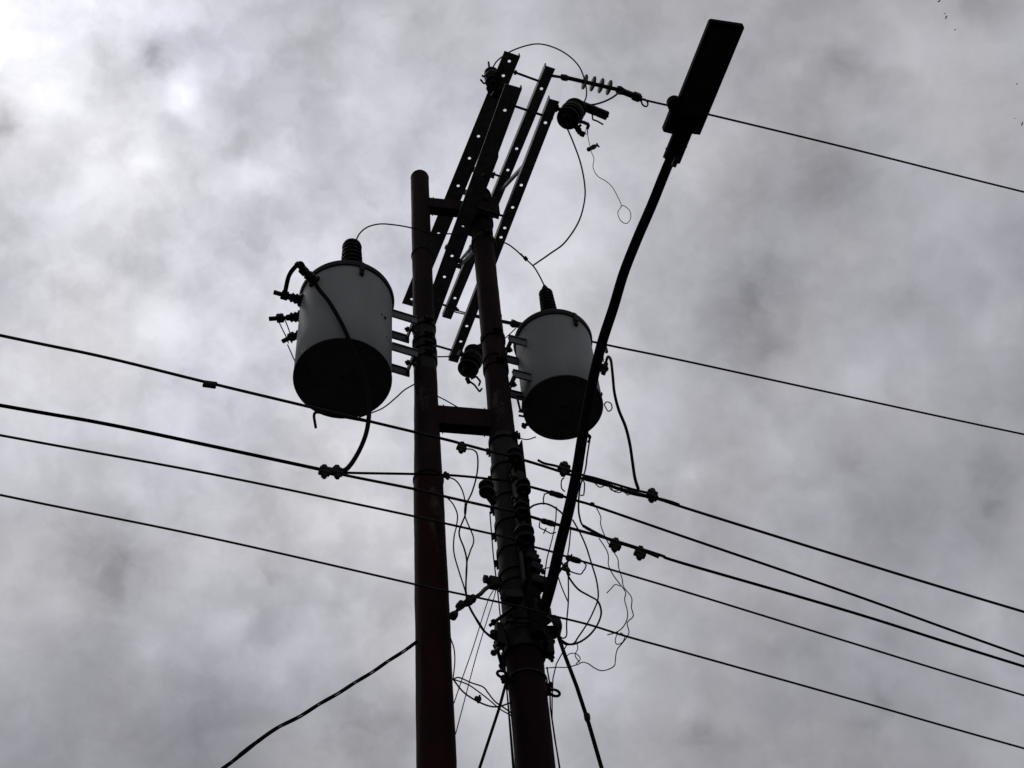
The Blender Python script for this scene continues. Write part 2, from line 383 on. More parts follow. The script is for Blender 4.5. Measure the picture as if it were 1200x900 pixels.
# ------------------------------------------------------------------ crossarms: steel angles with bolt holes
def angle_bar(pa, pb, z, holes, side, label, extra=(), W=.074):
    """pa, pb: picture points of the near and far end; side: -1 or +1, the edge that carries the upright leg"""
    A, B = at_height(*pa, z), at_height(*pb, z); ln = (B-A).length; d = (B-A).normalized()
    root = thing('crossarm', label, 'crossarm', A, 'steel crossarms at the top of the poles')
    fr = frame(A, d); rh = .0115
    hs = sorted(t for t in [(at_height(*h, z)-A).dot(d) for h in holes]+[ln*e for e in extra] if .04 < t < ln-.03)
    hh = []
    for t in hs:
        if not hh or t-hh[-1] > .05: hh.append(t)
    polys = []; x = 0; w = W/2
    for t in hh:
        c = .022
        if t-c > x+1e-4: polys.append([(x, -w), (t-c, -w), (t-c, w), (x, w)])
        n = 12; up = [(t+rh*math.cos(q), rh*math.sin(q)) for q in (math.pi*k/n for k in range(n+1))]
        dn = [(t+rh*math.cos(q), -rh*math.sin(q)) for q in (math.pi*k/n for k in range(n+1))]
        polys.append([(t-c, w), (t-c, 0)]+up[::-1]+[(t+c, 0), (t+c, w)])
        polys.append([(t+c, -w), (t+c, 0)]+dn+[(t-c, 0), (t-c, -w)])
        x = t+c
    polys.append([(x, -w), (ln, -w), (ln, w), (x, w)])
    # T-junction-free: split the long sides where hole cells meet plain cells
    bm = NB()
    fix = []
    xs0 = {round(t+s*.022, 5) for t in hh for s in (-1, 1)}
    for p in polys:
        if len(p) == 4:
            q = []
            for (a, b) in zip(p, p[1:]+p[:1]):
                q.append(a)
                if abs(a[0]-b[0]) < 1e-6 and round(a[0], 5) in xs0: q.append((a[0], 0.0))
            fix.append(q)
        else: fix.append(p)
    extrude2d(bm, fix, .007, fr); obj('bottom_leg', bm, GALV, root)
    bm = NB(); yy = -side*(w-.0036)
    box(bm, fr, ln, .0072, .048, (ln/2, yy, .0072+.024)); obj('upright_leg', bm, GALV, root)
    return root, A, B, d
z13 = 11.17; z24 = 10.56
H1 = [(597, 72), (590, 89), (561, 160), (551, 186), (537, 218), (514, 274), (483, 351)]
H3 = [(634, 104), (604, 174), (593.5, 199), (531, 349)]
H2 = [(590, 129), (562, 203), (540, 265.5), (527, 299.5), (518, 324)]
H4 = [(639, 144), (610, 217), (599.6, 243), (586, 278), (538, 400)]
B1 = angle_bar((600.5, 63), (479.5, 358), z13, H1, +1, 'drilled steel crossarm whose near end reaches highest, outermost on the left', W=.120)
B2 = angle_bar((602, 101), (495, 396), z24, H2, +1, 'drilled steel crossarm crowded close against the right side of the leftmost crossarm', (.75, .93), W=.120)
B3 = angle_bar((645, 79), (523.5, 373), z13, H3, -1, 'drilled steel crossarm third from the left, holding the spiral shed insulator')
B4 = angle_bar((649.5, 117.5), (531, 424), z24, H4, -1, 'drilled steel crossarm furthest right, with the fuse cutout at its near end', (.46, .85))
def spacer(p, q, z, root, n=2, ext=.05, sep=.0):
    a, b = at_height(*p, z+.04), at_height(*q, z+.04); d = (b-a).normalized(); bm = NB()
    tube(bm, [a-d*ext, b+d*ext], .009, 8)
    for c in (a, a-d*ext*.5, b, b+d*ext*.5): hexnut(bm, c, d, .018, .014)
    obj('spacer_bolt', bm, DARK, root)
spacer((604, 85), (634, 96), z13, B1[0]); spacer((602, 124), (640, 136.5), z24, B2[0])
spacer((486, 346), (531, 361), z13, B1[0]); spacer((500, 402), (535, 412), z24, B2[0])
# flat braces from the right pole up to the crossarms
def brace(pb, zt, root, zlow, w=.030):
    t = at_height(*pb, zt+.005); c = axR(zlow); dd = (Vector((t.x, t.y, 0))-Vector((c.x, c.y, 0))).normalized()
    e = c + dd*(rR(zlow)+.012); bm = NB()
    bar(bm, e, t, w, .006, up=U); hexnut(bm, t, U, .018, .03); hexnut(bm, e, U, .018, .03)
    obj('brace', bm, GALV, root)
def strut(pa, za, pb, zb, root, w, h, m=GALV):
    a, b = at_height(*pa, za), at_height(*pb, zb); bm = NB(); bar(bm, a, b, w, h); hexnut(bm, a, U, .018, .03); hexnut(bm, b, U, .018, .03); obj('brace', bm, m, root)
strut((616, 192), z24+.02, (588, 222), z13-.02, B4[0], .022, .022)
strut((538, 312), z24+.02, (554, 296), z13-.1, B4[0], .022, .022)
strut((539, 306), z24+.02, (552, 290), z13-.1, B3[0], .016, .016)
strut((580, 182), z24+.03, (565, 222), z13-.02, B2[0], .05, .03, DARK)
strut((524, 290), z24+.03, (541, 268), z13-.1, B2[0], .03, .03, DARK)
# saddle brackets where the crossarms cross the pole
for z, r_ in ((z13, B1[0]), (z24, B2[0])):
    bm = NB(); c = axR(min(z, zR(236)))
    c = Vector((c.x, c.y, z+.04))
    for s in (-1, 1):
        tube(bm, [c+V*s*(rR(z)+.03)-U*.17, c+V*s*(rR(z)+.03)+U*.17], .009, 8)
        for q in (-.165, -.09, .09, .165): hexnut(bm, c+V*s*(rR(z)+.03)+U*q, U, .018, .014)
        box(bm, frame(c+V*s*(rR(z)+.018), U), .19, .012, .075)
    obj('saddle_clamp', bm, DARK, r_)
for y in (246, 262, 285): band(axR, rR, zR(y), POLE_R, .05, V)
bm = NB(); c = axR(zR(250)); box(bm, frame(c+V*(rR(zR(250))+.012), U), .22, .012, .22); obj('mounting_plate', bm, RUST_DK, POLE_R)

# ------------------------------------------------------------------ wires
def wire_points(px, p0, n, wob=0, seed=0):
    out = []
    for i, (x, y) in enumerate(px):
        o = Vector(p0) + n*(wob*noise.noise(Vector((i*.7, seed*3.1, 0)))) if wob else Vector(p0)
        out.append(on_plane(x, y, o, n))
    return out
def wire(name, label, cat, px, wpx, p0, n, m=RUBB, group=None, wob=0, seed=0, ext=None, k=6, parent=None, seg=8, zfix=None):
    P = wire_points(px, p0, n, wob, seed)
    mid = P[len(P)//2]; r = px_len(wpx, mid)/2
    if ext:                                                 # carry the span on beyond the frame, with its sag
        for end, L in ext:
            a, b = (P[-2], P[-1]) if end > 0 else (P[1], P[0])
            d = b-a; hl = Vector((d.x, d.y, 0)).length; h = Vector((d.x, d.y, 0))/hl; sl = d.z/hl; new = []
            for q in range(1, 9):
                s = L*q/8; new.append(b+h*s+Z*(sl*s+.0035*s*s))
            P = P+new if end > 0 else new[::-1]+P
    P = spline(P, k); bm = NB(); tube(bm, P, r, seg)
    if parent: return obj(name, bm, m, parent, smooth=True)
    o = obj(name, bm, m, None, smooth=True, loc=P[0]); return tag(o, label, cat, group)
PW = R0 + V*.19                                             # street side of the right pole: the low voltage wires
G_LV = 'low voltage wires crossing in front of the poles'
wire('power_line', 'topmost wire entering from the left edge, running under the left transformer', 'wire', [(0, 393), (120, 418), (238, 447), (355, 475), (430, 493), (520, 514.5), (541, 520), (575, 529), (597, 534)], 3.6, PW, V, ALU, G_LV, ext=[(-1, 14)])
wire('power_line', 'thick second wire from the top at the left edge, ending at the double bolt clamp', 'wire', [(0, 475), (120, 496), (240, 521), (375, 550), (388, 552.5)], 4.4, PW, V, RUBB, G_LV, ext=[(-1, 14)])
wire('power_line', 'upper short wire running level from the double bolt clamp to the right pole', 'wire', [(388, 552), (405, 554), (520, 556.5), (580, 562), (600, 564)], 3.0, PW, V, RUBB, G_LV)
wire('power_line', 'lower short wire sloping from the double bolt clamp to the right pole', 'wire', [(388, 552), (405, 557), (485, 573), (520, 581.5), (575, 594), (606, 600)], 3.4, PW, V, ALU, G_LV)
wire('power_line', 'thin third wire from the top at the left edge, ending on the right pole', 'wire', [(0, 510), (250, 556), (485, 605), (520, 613), (600, 631), (612, 634)], 2.8, PW, V, ALU, G_LV, ext=[(-1, 14)])
wire('power_line', 'lowest wire entering from the left edge and crossing the red pole', 'wire', [(0, 580), (250, 631), (485, 684.5), (525, 693), (600, 709), (640, 719)], 2.6, PW, V, ALU, G_LV, ext=[(-1, 14)])
G_R = 'low voltage wires leaving to the right'
wire('power_line', 'topmost of the five wires descending right from the pole', 'wire', [(603, 536), (630, 544), (655, 552), (690, 563), (765, 583), (815, 599), (1000, 656.5), (1200, 717)], 3.4, PW, V, ALU, G_R, ext=[(1, 25)])
wire('power_line', 'second wire down of the five descending right, ribbed sleeve left of the lamp arm', 'wire', [(616, 569), (645, 577), (675, 586.5), (700, 594), (800, 628.5), (1000, 697), (1200, 769)], 3.2, PW, V, RUBB, G_R, ext=[(1, 25)])
wire('power_line', 'third wire down of the five descending right, with two neighbouring bolt clamps', 'wire', [(614, 603), (640, 611), (665, 618), (715, 632), (775, 651), (800, 660), (1000, 718), (1200, 781)], 3.6, PW, V, RUBB, G_R, ext=[(1, 25)])
wire('power_line', 'thin fourth wire down of the five descending right from the pole', 'wire', [(622, 640), (645, 646), (672, 655), (690, 660), (800, 692.5), (1000, 754), (1200, 815)], 2.6, PW, V, ALU, G_R, ext=[(1, 25)])
wire('power_line', 'lowest of the five wires descending right, leaving just below the lamp arm foot', 'wire', [(645, 721), (690, 732), (735, 746), (800, 764), (1000, 820), (1200, 877)], 2.6, PW, V, ALU, G_R, ext=[(1, 25)])
# doubled tap conductors along the topmost right wire
wire('tap_cable', 'short stub of cable doubled above the topmost right wire, between pole and lamp arm', 'cable', [(630, 539), (638, 543), (655, 547), (680, 556), (700, 561), (740, 573), (766, 579)], 3.0, PW, V, RUBB)
wire('tap_cable', 'thin cable lashed along the topmost right wire towards the second clamp', 'cable', [(684, 560), (700, 564), (720, 571), (740, 578), (765, 583), (785, 588), (796, 592)], 4.2, PW+V*.01, V, RUBB)
wire('tap_cable', 'cable laid along the third right wire, its end just past the clamps', 'cable', [(683, 616), (705, 628), (722, 635), (750, 644), (772, 653)], 3.6, PW+V*.012, V, RUBB)

# primary conductors on their strain insulators
def strain(px_a, px_end, z, label_i, label_w, px_wire, sheds, wpx):
    a = at_height(*px_a, z+.05); pl = a
    P = [on_plane(x, y, pl, V) for x, y in px_end]       # bracket end, rod start, rod end, clamp end
    s, r0, r1, c1 = P; d = (r1-r0).normalized()
    root = thing('strain_insulator', label_i, 'insulator', s)
    bm = NB()
    for k in (-1, 1): tube(bm, [s+Z*k*.014, (s*.4+r0*.6)+Z*k*.012], .0055, 6)
    lathe(bm, s*.45+r0*.55, r0, [(0, .010), (.012, .022), (.035, .024), ((r0-(s*.45+r0*.55)).length, .013)], 12)
    tube(bm, [s+V*.03, s-V*.03], .012, 8); box(bm, frame(s*.3+r0*.7, r0-s), .05, .035, .045, bev=.008); obj('clevis', bm, DARK, root)
    bm = NB(); tube(bm, [r0-d*.01, r1], .015, 12); obj('core_rod', bm, PORC, root, smooth=True)
    for t in sheds:
        p = r0.lerp(r1, t); bm = NB(); sd = (d-Z*.16).normalized()
        lathe(bm, p-sd*.008, p+sd*.008, [(0, .016), (.004, .050), (.007, .057), (.011, .057), (.014, .048), (.018, .016)], 24); obj('shed', bm, POLY, root, smooth=True)
    bm = NB(); e = (c1-r1).normalized(); ln = (c1-r1).length; q = Z
    lathe(bm, r1-e*.01, r1+e*.05, [(0, .024), (.02, .034), (.06, .024)], 10)
    bar(bm, r1+e*.03, c1-e*.02, .040, .045, up=(0, 0, 1), bev=.010); bar(bm, r1+e*ln*.55, r1+e*ln*.85, .060, .055, up=(0, 0, 1), bev=.014)
    for t in (.3, .5, .7): tube(bm, [r1+e*ln*t-Z*.04, r1+e*ln*t+Z*.04], .006, 6); hexnut(bm, r1+e*ln*t+Z*.026, Z, .012, .012)
    tube(bm, [r1+e*.005-Z*.0, r1+e*.005+Z*.06], .006, 6)
    rc = c1-e*.005-Z*.055; tube(bm, [rc+(e*math.cos(t)+UP*math.sin(t))*.026 for t in (R_(30*k) for k in range(13))], .0065, 6)
    obj('strain_clamp', bm, DARK, root)
    wire('power_line', label_w, 'wire', px_wire, wpx, pl, V, ALU, 'primary conductors leaving to the right', ext=[(1, 30)])
    return root, P, pl
SI1 = strain((649, 89), [(645, 88.5), (668, 92), (724, 105), (755, 117)], z13, 'dark strain insulator with four thin sheds off the near end of the third crossarm', 'thin uppermost conductor running behind the street lamp head to the right edge', [(740, 112), (757, 117.5), (785, 124), (832, 134.5), (1000, 175), (1200, 225)], (.30, .47, .64, .81), 2.6)
SI2 = strain((531, 364), [(531, 364), (560, 371), (600, 379), (622, 384)], z13, 'strain insulator passing behind the right pole at the far crossarm ends', 'thin second conductor running behind the right transformer to the right edge', [(612, 381.5), (640, 388), (715, 405), (800, 422.5), (1000, 466), (1200, 509)], (.25, .45, .62), 2.6)

# ------------------------------------------------------------------ transformers
def ring_bm(bm, c, r0, r1, h, seg=64):
    lathe(bm, c, c+Z, [(0, r0), (0, r1), (h, r1), (h, r0)], seg, caps=False)
    # close the inside
def bushing(root, a, b, r, nshed, blunt=False, m=PORC, name='bushing'):
    a, b = Vector(a), Vector(b); d = (b-a).normalized(); L = (b-a).length
    bm = NB(); pf = [(0, r*.75)]
    for k in range(nshed):
        t = L*(.08+.80*k/nshed); s = L*.80/nshed; rr = r*(1-.18*k/nshed)
        pf += [(t, rr*.62), (t+s*.30, rr), (t+s*.48, rr*.98), (t+s*.62, rr*.62)]
    pf += [(L*.90, r*.5), (L*.97, r*.42), (L, r*.2)] if not blunt else [(L*.88, r*.86), (L*.94, r*.8), (L*.98, r*.6), (L, r*.3)]
    lathe(bm, a, b, pf, 28); o = obj(name, bm, m, root, smooth=True)
    bm = NB(); lathe(bm, b-d*.012, b+d*.035, [(0, r*.34), (.02, r*.34), (.021, r*.2), (.047, r*.18)], 10); obj('terminal', bm, DARK, o)
    return o
def transformer(label, cpx, wpx, top_px, pole_c, arm_px, sgn, base, hv, hv_r, lug_px, rim_w):
    C0 = on_plane(*cpx, base, V); r = px_len(wpx, C0)/2
    n = Vector((0, 1, 0)); H = on_plane(*top_px, C0, n).z - C0.z
    root = thing('transformer', label, 'transformer', C0)
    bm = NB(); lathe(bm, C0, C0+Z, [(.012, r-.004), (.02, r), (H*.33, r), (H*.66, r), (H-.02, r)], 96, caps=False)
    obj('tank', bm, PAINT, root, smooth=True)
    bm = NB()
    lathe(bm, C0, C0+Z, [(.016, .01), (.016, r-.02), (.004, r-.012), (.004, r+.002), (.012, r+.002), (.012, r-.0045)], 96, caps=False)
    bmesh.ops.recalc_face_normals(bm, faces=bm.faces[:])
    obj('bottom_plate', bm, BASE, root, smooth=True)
    bm = NB(); rr = r + .010
    lathe(bm, C0+Z*(H-.035), C0+Z*H, [(0, r+.0005), (0, rr), (.03, rr+.004), (.045, rr), (.06, r*.92), (.085, r*.3), (.088, .01)], 96, caps=False)
    obj('lid', bm, RIMM, root, smooth=True)
    ztop = C0.z+H+.03
    # high voltage bushing on the lid
    hb = at_height(*hv[0], ztop+.0); ht = at_height(*hv[1], hv[2]+ztop)
    bu = bushing(root, hb, ht, hv_r, hv[3], blunt=sgn > 0, name='high_voltage_bushing')
    # lid clamp lug
    q = at_height(*lug_px, C0.z+H-.07); rd = Vector((q.x-C0.x, q.y-C0.y, 0)).normalized()
    q = C0+rd*(r+.01); q.z = C0.z+H-.03; bm = NB()
    bar(bm, q-Z*.10, q+Z*.03, .026, .02, up=rd, bev=.004); bar(bm, q+Z*.02, q-rd*.05+Z*.055, .026, .012); hexnut(bm, q-Z*.06+rd*.012, rd, .014, .014)
    obj('lifting_lug', bm, RIMM, root)
    # brackets to the pole
    for ax_px in arm_px:
        z = on_plane(*ax_px, base, V).z; pc = pole_c(z)
        for s in (-1, 1):
            a = C0 + U*sgn*(r-.012) + V*s*.075; a.z = z
            b = Vector((pc.x, pc.y, z)) - U*sgn*.075 + V*s*.075
            bm = NB(); bar(bm, a, b, .012, .062); bar(bm, a+Z*.030, b+Z*.030, .030, .006)
            obj('bracket_arm', bm, ARMM, root)
        bm = NB(); p = Vector((pc.x, pc.y, z)) - U*sgn*.093
        box(bm, frame(p, U), .010, .15, .060); tube(bm, [p-U*sgn*.035, p+U*sgn*.05], .009, 8); hexnut(bm, p-U*sgn*.018, U, .018, .014)
        obj('bracket_plate', bm, DARK, root)
    return root, C0, r, H
TL = transformer('large grey pole transformer with a loop of thick cable, hung left of the red pole', (401.5, 445), 115, (406, 353), axL, [(470, 383), (470, 422)], 1, LP,
    ((412, 322), (412.5, 286), .34, 6), .073, (420, 326), 0)
TR = transformer('smaller grey pole transformer half hidden by the lamp arm, hung right of the right pole', (660, 479), 94, (651, 401), axR, [(606, 412), (612, 453)], -1, RP,
    ((645, 374), (638.5, 338), .38, 8), .056, (672, 378), 0)
for y in (386, 403, 424): band(axL, rL, zL(y), POLE_L, .035, V, DARK)
for y in (399, 433): band(axR, rR, zR(y), POLE_R, .05, V, RUST_DK)
band(axL, rL, zL(414), POLE_L, .02, V, DARK)

# low voltage bushings round the near side of the left tank
tl, C0, r, H = TL; zb = C0.z+H-.115
LVB = []
for k, (bp, L) in enumerate((((377, 338), .115), ((353, 352), .125), ((346.5, 372), .15), ((344.5, 393), .125))):
    q = at_height(*bp, zb); rd = Vector((q.x-C0.x, q.y-C0.y, 0)).normalized(); a = C0+rd*(r-.01); a.z = zb
    up = Z*(.10 if k < 3 else -.05); d = (rd+up).normalized(); b = a+d*L
    bm = NB(); rr = .034 if k < 3 else .026
    pf = [(0, rr*1.25), (.02, rr*1.25), (.03, rr*.8), (.045, rr), (.055, rr*.7), (.07, rr*.95), (.08, rr*.6), (.10, rr*.55), (.104, .012), (L+.05, .012)]
    lathe(bm, a, b, pf, 20); bo = obj('low_voltage_bushing', bm, PORC, tl, smooth=True)
    bm = NB(); c = a+d*(L-.01); fr = frame(c, d); box(bm, fr, .045, .05, .035, bev=.005); box(bm, fr, .07, .024, .016, (.035, 0, 0))
    tube(bm, [c+fr.col[1].xyz*.0-Z*.03, c+Z*.045], .008, 6); hexnut(bm, c+Z*.03, Z, .014, .012)
    obj('spade_terminal', bm, DARK, bo); LVB.append((a, b, d, c))
# earth stud, drain valve and name hardware of both tanks
def stud(root, C0, r, H, px, zz, ln, rr, name):
    q = at_height(*px, C0.z+zz); rd = Vector((q.x-C0.x, q.y-C0.y, 0)).normalized(); a = C0+rd*(r-.003)+Z*zz
    bm = NB(); tube(bm, [a, a+rd*ln], rr, 8); hexnut(bm, a+rd*ln*.7, rd, rr*1.8, ln*.3); obj(name, bm, DARK, root)
    return a+rd*ln
stud(tl, C0, r, H, (438, 375), .42, .006, .004, 'rivet'); stud(tl, C0, r, H, (443, 377), .42, .012, .006, 'rivet')
stud(tl, C0, r, H, (441, 400), .25, .005, .004, 'rivet'); stud(tl, C0, r, H, (449, 401), .25, .005, .004, 'rivet')
# cover hinge on right rim of left tank
bm = NB(); q = at_height(460, 368, C0.z+H-.03); rd = Vector((q.x-C0.x, q.y-C0.y, 0)).normalized(); q = C0+rd*(r+.015)+Z*(H-.05)
bar(bm, q-Z*.03, q+Z*.05, .02, .02); bar(bm, q, q+rd*.05+Z*.03, .014, .014); obj('lid_bolt', bm, DARK, tl)
tr, CR, rr_, HR = TR
e1 = stud(tr, CR, rr_, HR, (612, 500), .02, .045, .012, 'drain_plug')
stud(tr, CR, rr_, HR, (703, 462), .16, .02, .008, 'earth_stud')
bm = NB()                                                    # hinge bracket low on the left side of the right tank
p = on_plane(607, 466, CR, V); q = on_plane(611, 487, CR, V)
for a, b in (((605, 464), (614, 466)), ((606, 466), (610, 482)), ((613, 466), (612, 482)), ((608, 482), (614, 483)), ((608, 487), (614, 488))):
    tube(bm, [on_plane(*a, CR-V*.02, V), on_plane(*b, CR-V*.02, V)], .007, 6)
obj('handle_bracket', bm, DARK, tr)

# big looped cable from the low voltage bushings, down the tank front to the double clamp
c1 = LVB[0][3]; c2 = LVB[1][3]
cam_side = (CAM-C0); cam_side.z = 0; cam_side.normalize()
def on_tank(x, y, out):
    """where the view ray meets the tank wall grown by out"""
    v = ray(x, y); a2 = v.x**2+v.y**2; ox, oy = CAM.x-C0.x, CAM.y-C0.y; b2 = ox*v.x+oy*v.y; c_ = ox*ox+oy*oy-(r+out)**2
    disc = b2*b2-a2*c_
    return CAM+v*((-b2-math.sqrt(max(disc, 0)))/a2)
cp = [c1+Z*.02, on_tank(364, 322, .10), on_tank(373, 338, .05), on_tank(385, 353, .035), on_tank(396, 371, .03), on_tank(406, 391, .03)]
hang = on_tank(406, 391, .03)
pl = Vector((hang.x, hang.y, 0))
low = [(417, 418), (427, 441), (432, 462), (432.5, 485), (429, 508), (420, 530), (408, 548), (398, 553)]
n_lo = len(low)
for i, (x, y) in enumerate(low):
    t = (i+1)/n_lo; base = pl.lerp(PW, t); cp.append(on_plane(x, y, base, V))
bm = NB(); P = spline(cp, 8); tube(bm, P, px_len(5.2, cp[6])/2, 10)
tag(obj('transformer_cable', bm, RUBB, None, smooth=True, loc=P[0]), 'thick black cable hanging down the front of the left transformer to the double clamp', 'cable')
wy = lambda x, y, p0=c1: on_plane(x, y, p0, V)
bm = NB(); zj = lambda t: c2.z+(c1.z-c2.z)*t+.02; P = spline([c2+Z*.02, at_height(338, 325, zj(.2)), at_height(344, 315, zj(.4)), at_height(352, 308.5, zj(.7)), c1+Z*.03, c1], 6); tube(bm, P, .014, 10)
tag(obj('jumper_cable', bm, RUBB, None, smooth=True, loc=P[0]), 'short thick cable arched between the two upper bushings of the left transformer', 'cable')
c3, c4 = LVB[2][3], LVB[3][3]
for k, (pp, lb) in enumerate((([(326, 375), (330, 384), (335, 394), (338, 402)], 'thin jumper wire hanging between the two lower left bushings, outer one'), ([(334, 375), (338, 385), (341, 395), (342, 402)], 'thin jumper wire hanging between the two lower left bushings, inner one'),
                 ([(337, 404), (341, 413), (345, 422), (350, 430)], 'thin earth wire trailing below the lowest bushing of the left transformer'))):
    wire('jumper_wire', lb, 'wire', pp, 1.4, (c3+c4)/2, V, RUBB, k=5)

# ------------------------------------------------------------------ fuse cutouts
def cutout(label, top, bot, bar_pt, arms, zt, zb_, fat=1.0):
    a = at_height(*bot, zb_); b = at_height(*top, zt); d = (b-a).normalized(); L = (b-a).length
    root = thing('fuse_cutout', label, 'fuse cutout', (a+b)/2, 'porcelain fuse cutouts on the crossarms')
    bm = NB(); pf = [(0, .03*fat)]
    for k in range(4):
        t = L*(.06+.88*k/4); s = L*.22; pf += [(t, .040*fat), (t+s*.25, .078*fat), (t+s*.5, .080*fat), (t+s*.62, .045*fat)]
    pf += [(L*.96, .04*fat), (L, .03*fat)]
    lathe(bm, a, b, pf, 28); obj('porcelain_body', bm, PORC, root, smooth=True)
    bm = NB(); c = (a+b)/2; bp = at_height(*bar_pt, c.z); tube(bm, [c, c.lerp(bp, .5), bp], .014, 8); lathe(bm, c-d*.02, c+d*.02, [(0, .06*fat), (0, .084*fat), (.04, .084*fat), (.04, .06*fat)], 20); hexnut(bm, bp, bp-c, .026, .02)
    obj('mounting_bracket', bm, DARK, root)
    for nm, pts, zz, w, h in arms:
        bm = NB(); Q = [at_height(x, y, zz+dz) for x, y, dz in pts]
        for p, q in zip(Q, Q[1:]):
            bar(bm, p, q, w, h, bev=min(w, h)*.2)
        if nm == 'top_contact': tube(bm, [Q[-1]-Z*.01, Q[-1]+Z*.06], .008, 6)
        obj(nm, bm, DARK, root)
    return root
cutout('fuse cutout beside the near end of the right crossarm, with its open arm pointing right', (676, 125), (664, 141), (652, 127), [
    ('top_contact', [(680, 123, 0), (700, 131, 0), (712, 136, 0)], z24+.12, .060, .036),
    ('fuse_hook', [(694, 134, 0), (694.5, 140, 0), (700, 142, 0), (707, 146, 0)], z24+.08, .010, .010),
    ('bottom_contact', [(670, 140, 0), (676, 150, 0), (680, 156, 0), (685, 158, 0)], z24-.10, .034, .030),
    ('contact_spring', [(675, 142, 0), (683, 143, 0), (690, 146, 0), (688, 151, 0)], z24-.10, .020, .022),
    ('contact_horn', [(681, 152, 0), (677, 150, 0), (681, 146, 0)], z24-.10, .018, .014)], z24+.13, z24-.12)
cutout('fuse cutout against the left side of the leftmost crossarm, near its top end', (575.5, 84), (577.5, 98), (585, 104), [
    ('top_contact', [(574, 82, 0), (573, 77, 0)], z13+.0, .012, .012),
    ('bottom_contact', [(572, 96, 0), (567, 98, 0), (563, 93, 0)], z13-.14, .012, .012),
    ('contact_horn', [(570, 88, 0), (566, 90, 0), (565, 88, 0)], z13-.10, .012, .012),
    ('contact_spring', [(576, 100, 0), (579, 106, 0), (586, 110, 0)], z13-.10, .09, .03)], z13+.10, z13-.16, .66)
cutout('fuse cutout below the far end of the right crossarm, leaning beside the right pole', (558, 409), (547, 436), (539, 414), [
    ('top_contact', [(558, 408, 0), (566, 404, 0)], z24-.02, .03, .03),
    ('bottom_contact', [(549, 446, 0), (556, 451, 0), (562, 459, 0), (565, 455, 0)], z24-.50, .012, .012),
    ('contact_horn', [(552, 444, 0), (558, 441, 0), (563, 447, 0), (561, 452, 0)], z24-.50, .013, .013),
    ('contact_spring', [(547, 443, 0), (550, 449, 0)], z24-.50, .03, .02)], z24-.06, z24-.36)

# ------------------------------------------------------------------ jumpers at the top
near = at_height(664, 91, z13); ctr = at_height(670, 135, z24)
P = [at_height(x, y, z) for x, y, z in ((577, 80, z13+.10), (583, 71, z13+.14), (597, 61, z13+.16), (615, 54, z13+.16), (632, 51.5, z13+.14), (650, 56, z13+.12), (666, 65, z13+.08), (678, 77, z13+.04), (684, 90, z13), (687, 103, z13-.15), (687, 113, z13-.35), (684, 121, z24+.15))]
bm = NB(); P = spline(P, 8); tube(bm, P, px_len(1.7, P[20])/2, 8); tag(obj('jumper_wire', bm, ALU, None, smooth=True, loc=P[0]), 'thin wire arching over the crossarm ends between the two near fuse cutouts', 'wire')
P = [at_height(x, y, z) for x, y, z in ((726, 108, z13-.01), (718, 114, z13-.1), (708, 119, z13-.2), (696, 122.5, z13-.3), (684, 123, z24+.14))]
bm = NB(); P = spline(P, 8); tube(bm, P, px_len(2.4, P[20])/2, 8); tag(obj('jumper_wire', bm, ALU, None, smooth=True, loc=P[0]), 'thin jumper from the strain clamp back to the near right fuse cutout', 'wire')
hvR = TR[0].children; zTR = CR.z+HR+.42
P = [at_height(x, y, z) for x, y, z in ((664, 149, z24-.14), (671, 165, z24-.2), (680, 190, z24-.4), (685, 215, z24-.6), (685, 235, z24-.8), (678, 260, z24-.95), (662, 284, z24-1.1), (645, 297, z24-1.2), (625.5, 310.5, C0.z+H+.35))]
bm = NB(); P = spline(P, 8); tube(bm, P, px_len(1.9, P[20])/2, 8); tag(obj('jumper_wire', bm, ALU, None, smooth=True, loc=P[0]), 'thin wire bowing down from the near right fuse cutout to the right transformer lead', 'wire')
zl = C0.z+H+.40
ys = [(417.5, 281, zl), (422, 273, zl+.03), (431, 266, zl+.05), (445, 262.5, zl+.05), (462, 263.5, zl+.04), (482, 267, zl+.03), (508, 274, zl+.02), (530, 274, zl), (560, 276, zl), (590, 284, zl), (602, 291, zl-.02), (613, 301, zl-.04), (625, 312, zl-.05), (632, 323, zl-.07), (637.5, 334, zTR)]
P = [at_height(*q) for q in ys]
bm = NB(); P = spline(P, 7); tube(bm, P, px_len(1.8, P[20])/2, 8); tag(obj('jumper_wire', bm, ALU, None, smooth=True, loc=P[0]), 'thin wire joining the top bushings of both transformers, passing behind the left pole', 'wire')
G_S = at_height(616, 303, zl-.04)
bm = NB(); fr = frame(G_S, P[-12]-P[-16]); box(bm, fr, .03, .022, .022, bev=.004); tube(bm, [G_S, G_S+Z*.05+U*-.03], .003, 6); tag(obj('wire_connector', bm, DARK, None, loc=G_S), 'tiny connector on the jumper above the right transformer bushing', 'connector')

# ------------------------------------------------------------------ kite string caught on the cutout
K0 = at_height(690, 150, z24-.12)
wire('kite_string', 'thin frayed string dangling from the near fuse cutout, ending in a small ring', 'string', [(687, 150), (686, 157), (689, 156), (688, 151), (689, 160), (691, 170), (693, 178), (696, 186), (695, 196), (700, 206), (711, 213), (718, 220), (724, 231), (728, 241), (724, 249), (727, 258), (734, 262), (739, 256), (738, 247), (731, 241), (728, 242)], .9, K0, V, STRING, wob=.03, seed=4)
bm = NB(); q = on_plane(694, 173, K0, V)
w1 = on_plane(689, 175.5, K0, V); w2 = on_plane(700, 170, K0, V)
lathe(bm, w1, w2, [(0, .004), (.012, .016), (.030, .012), ((w2-w1).length*.6, .017), ((w2-w1).length, .006)], 10); tube(bm, [w2, w2+Z*.022], .006, 6); tube(bm, [w2, w2-Z*.02+U*.01], .006, 6)
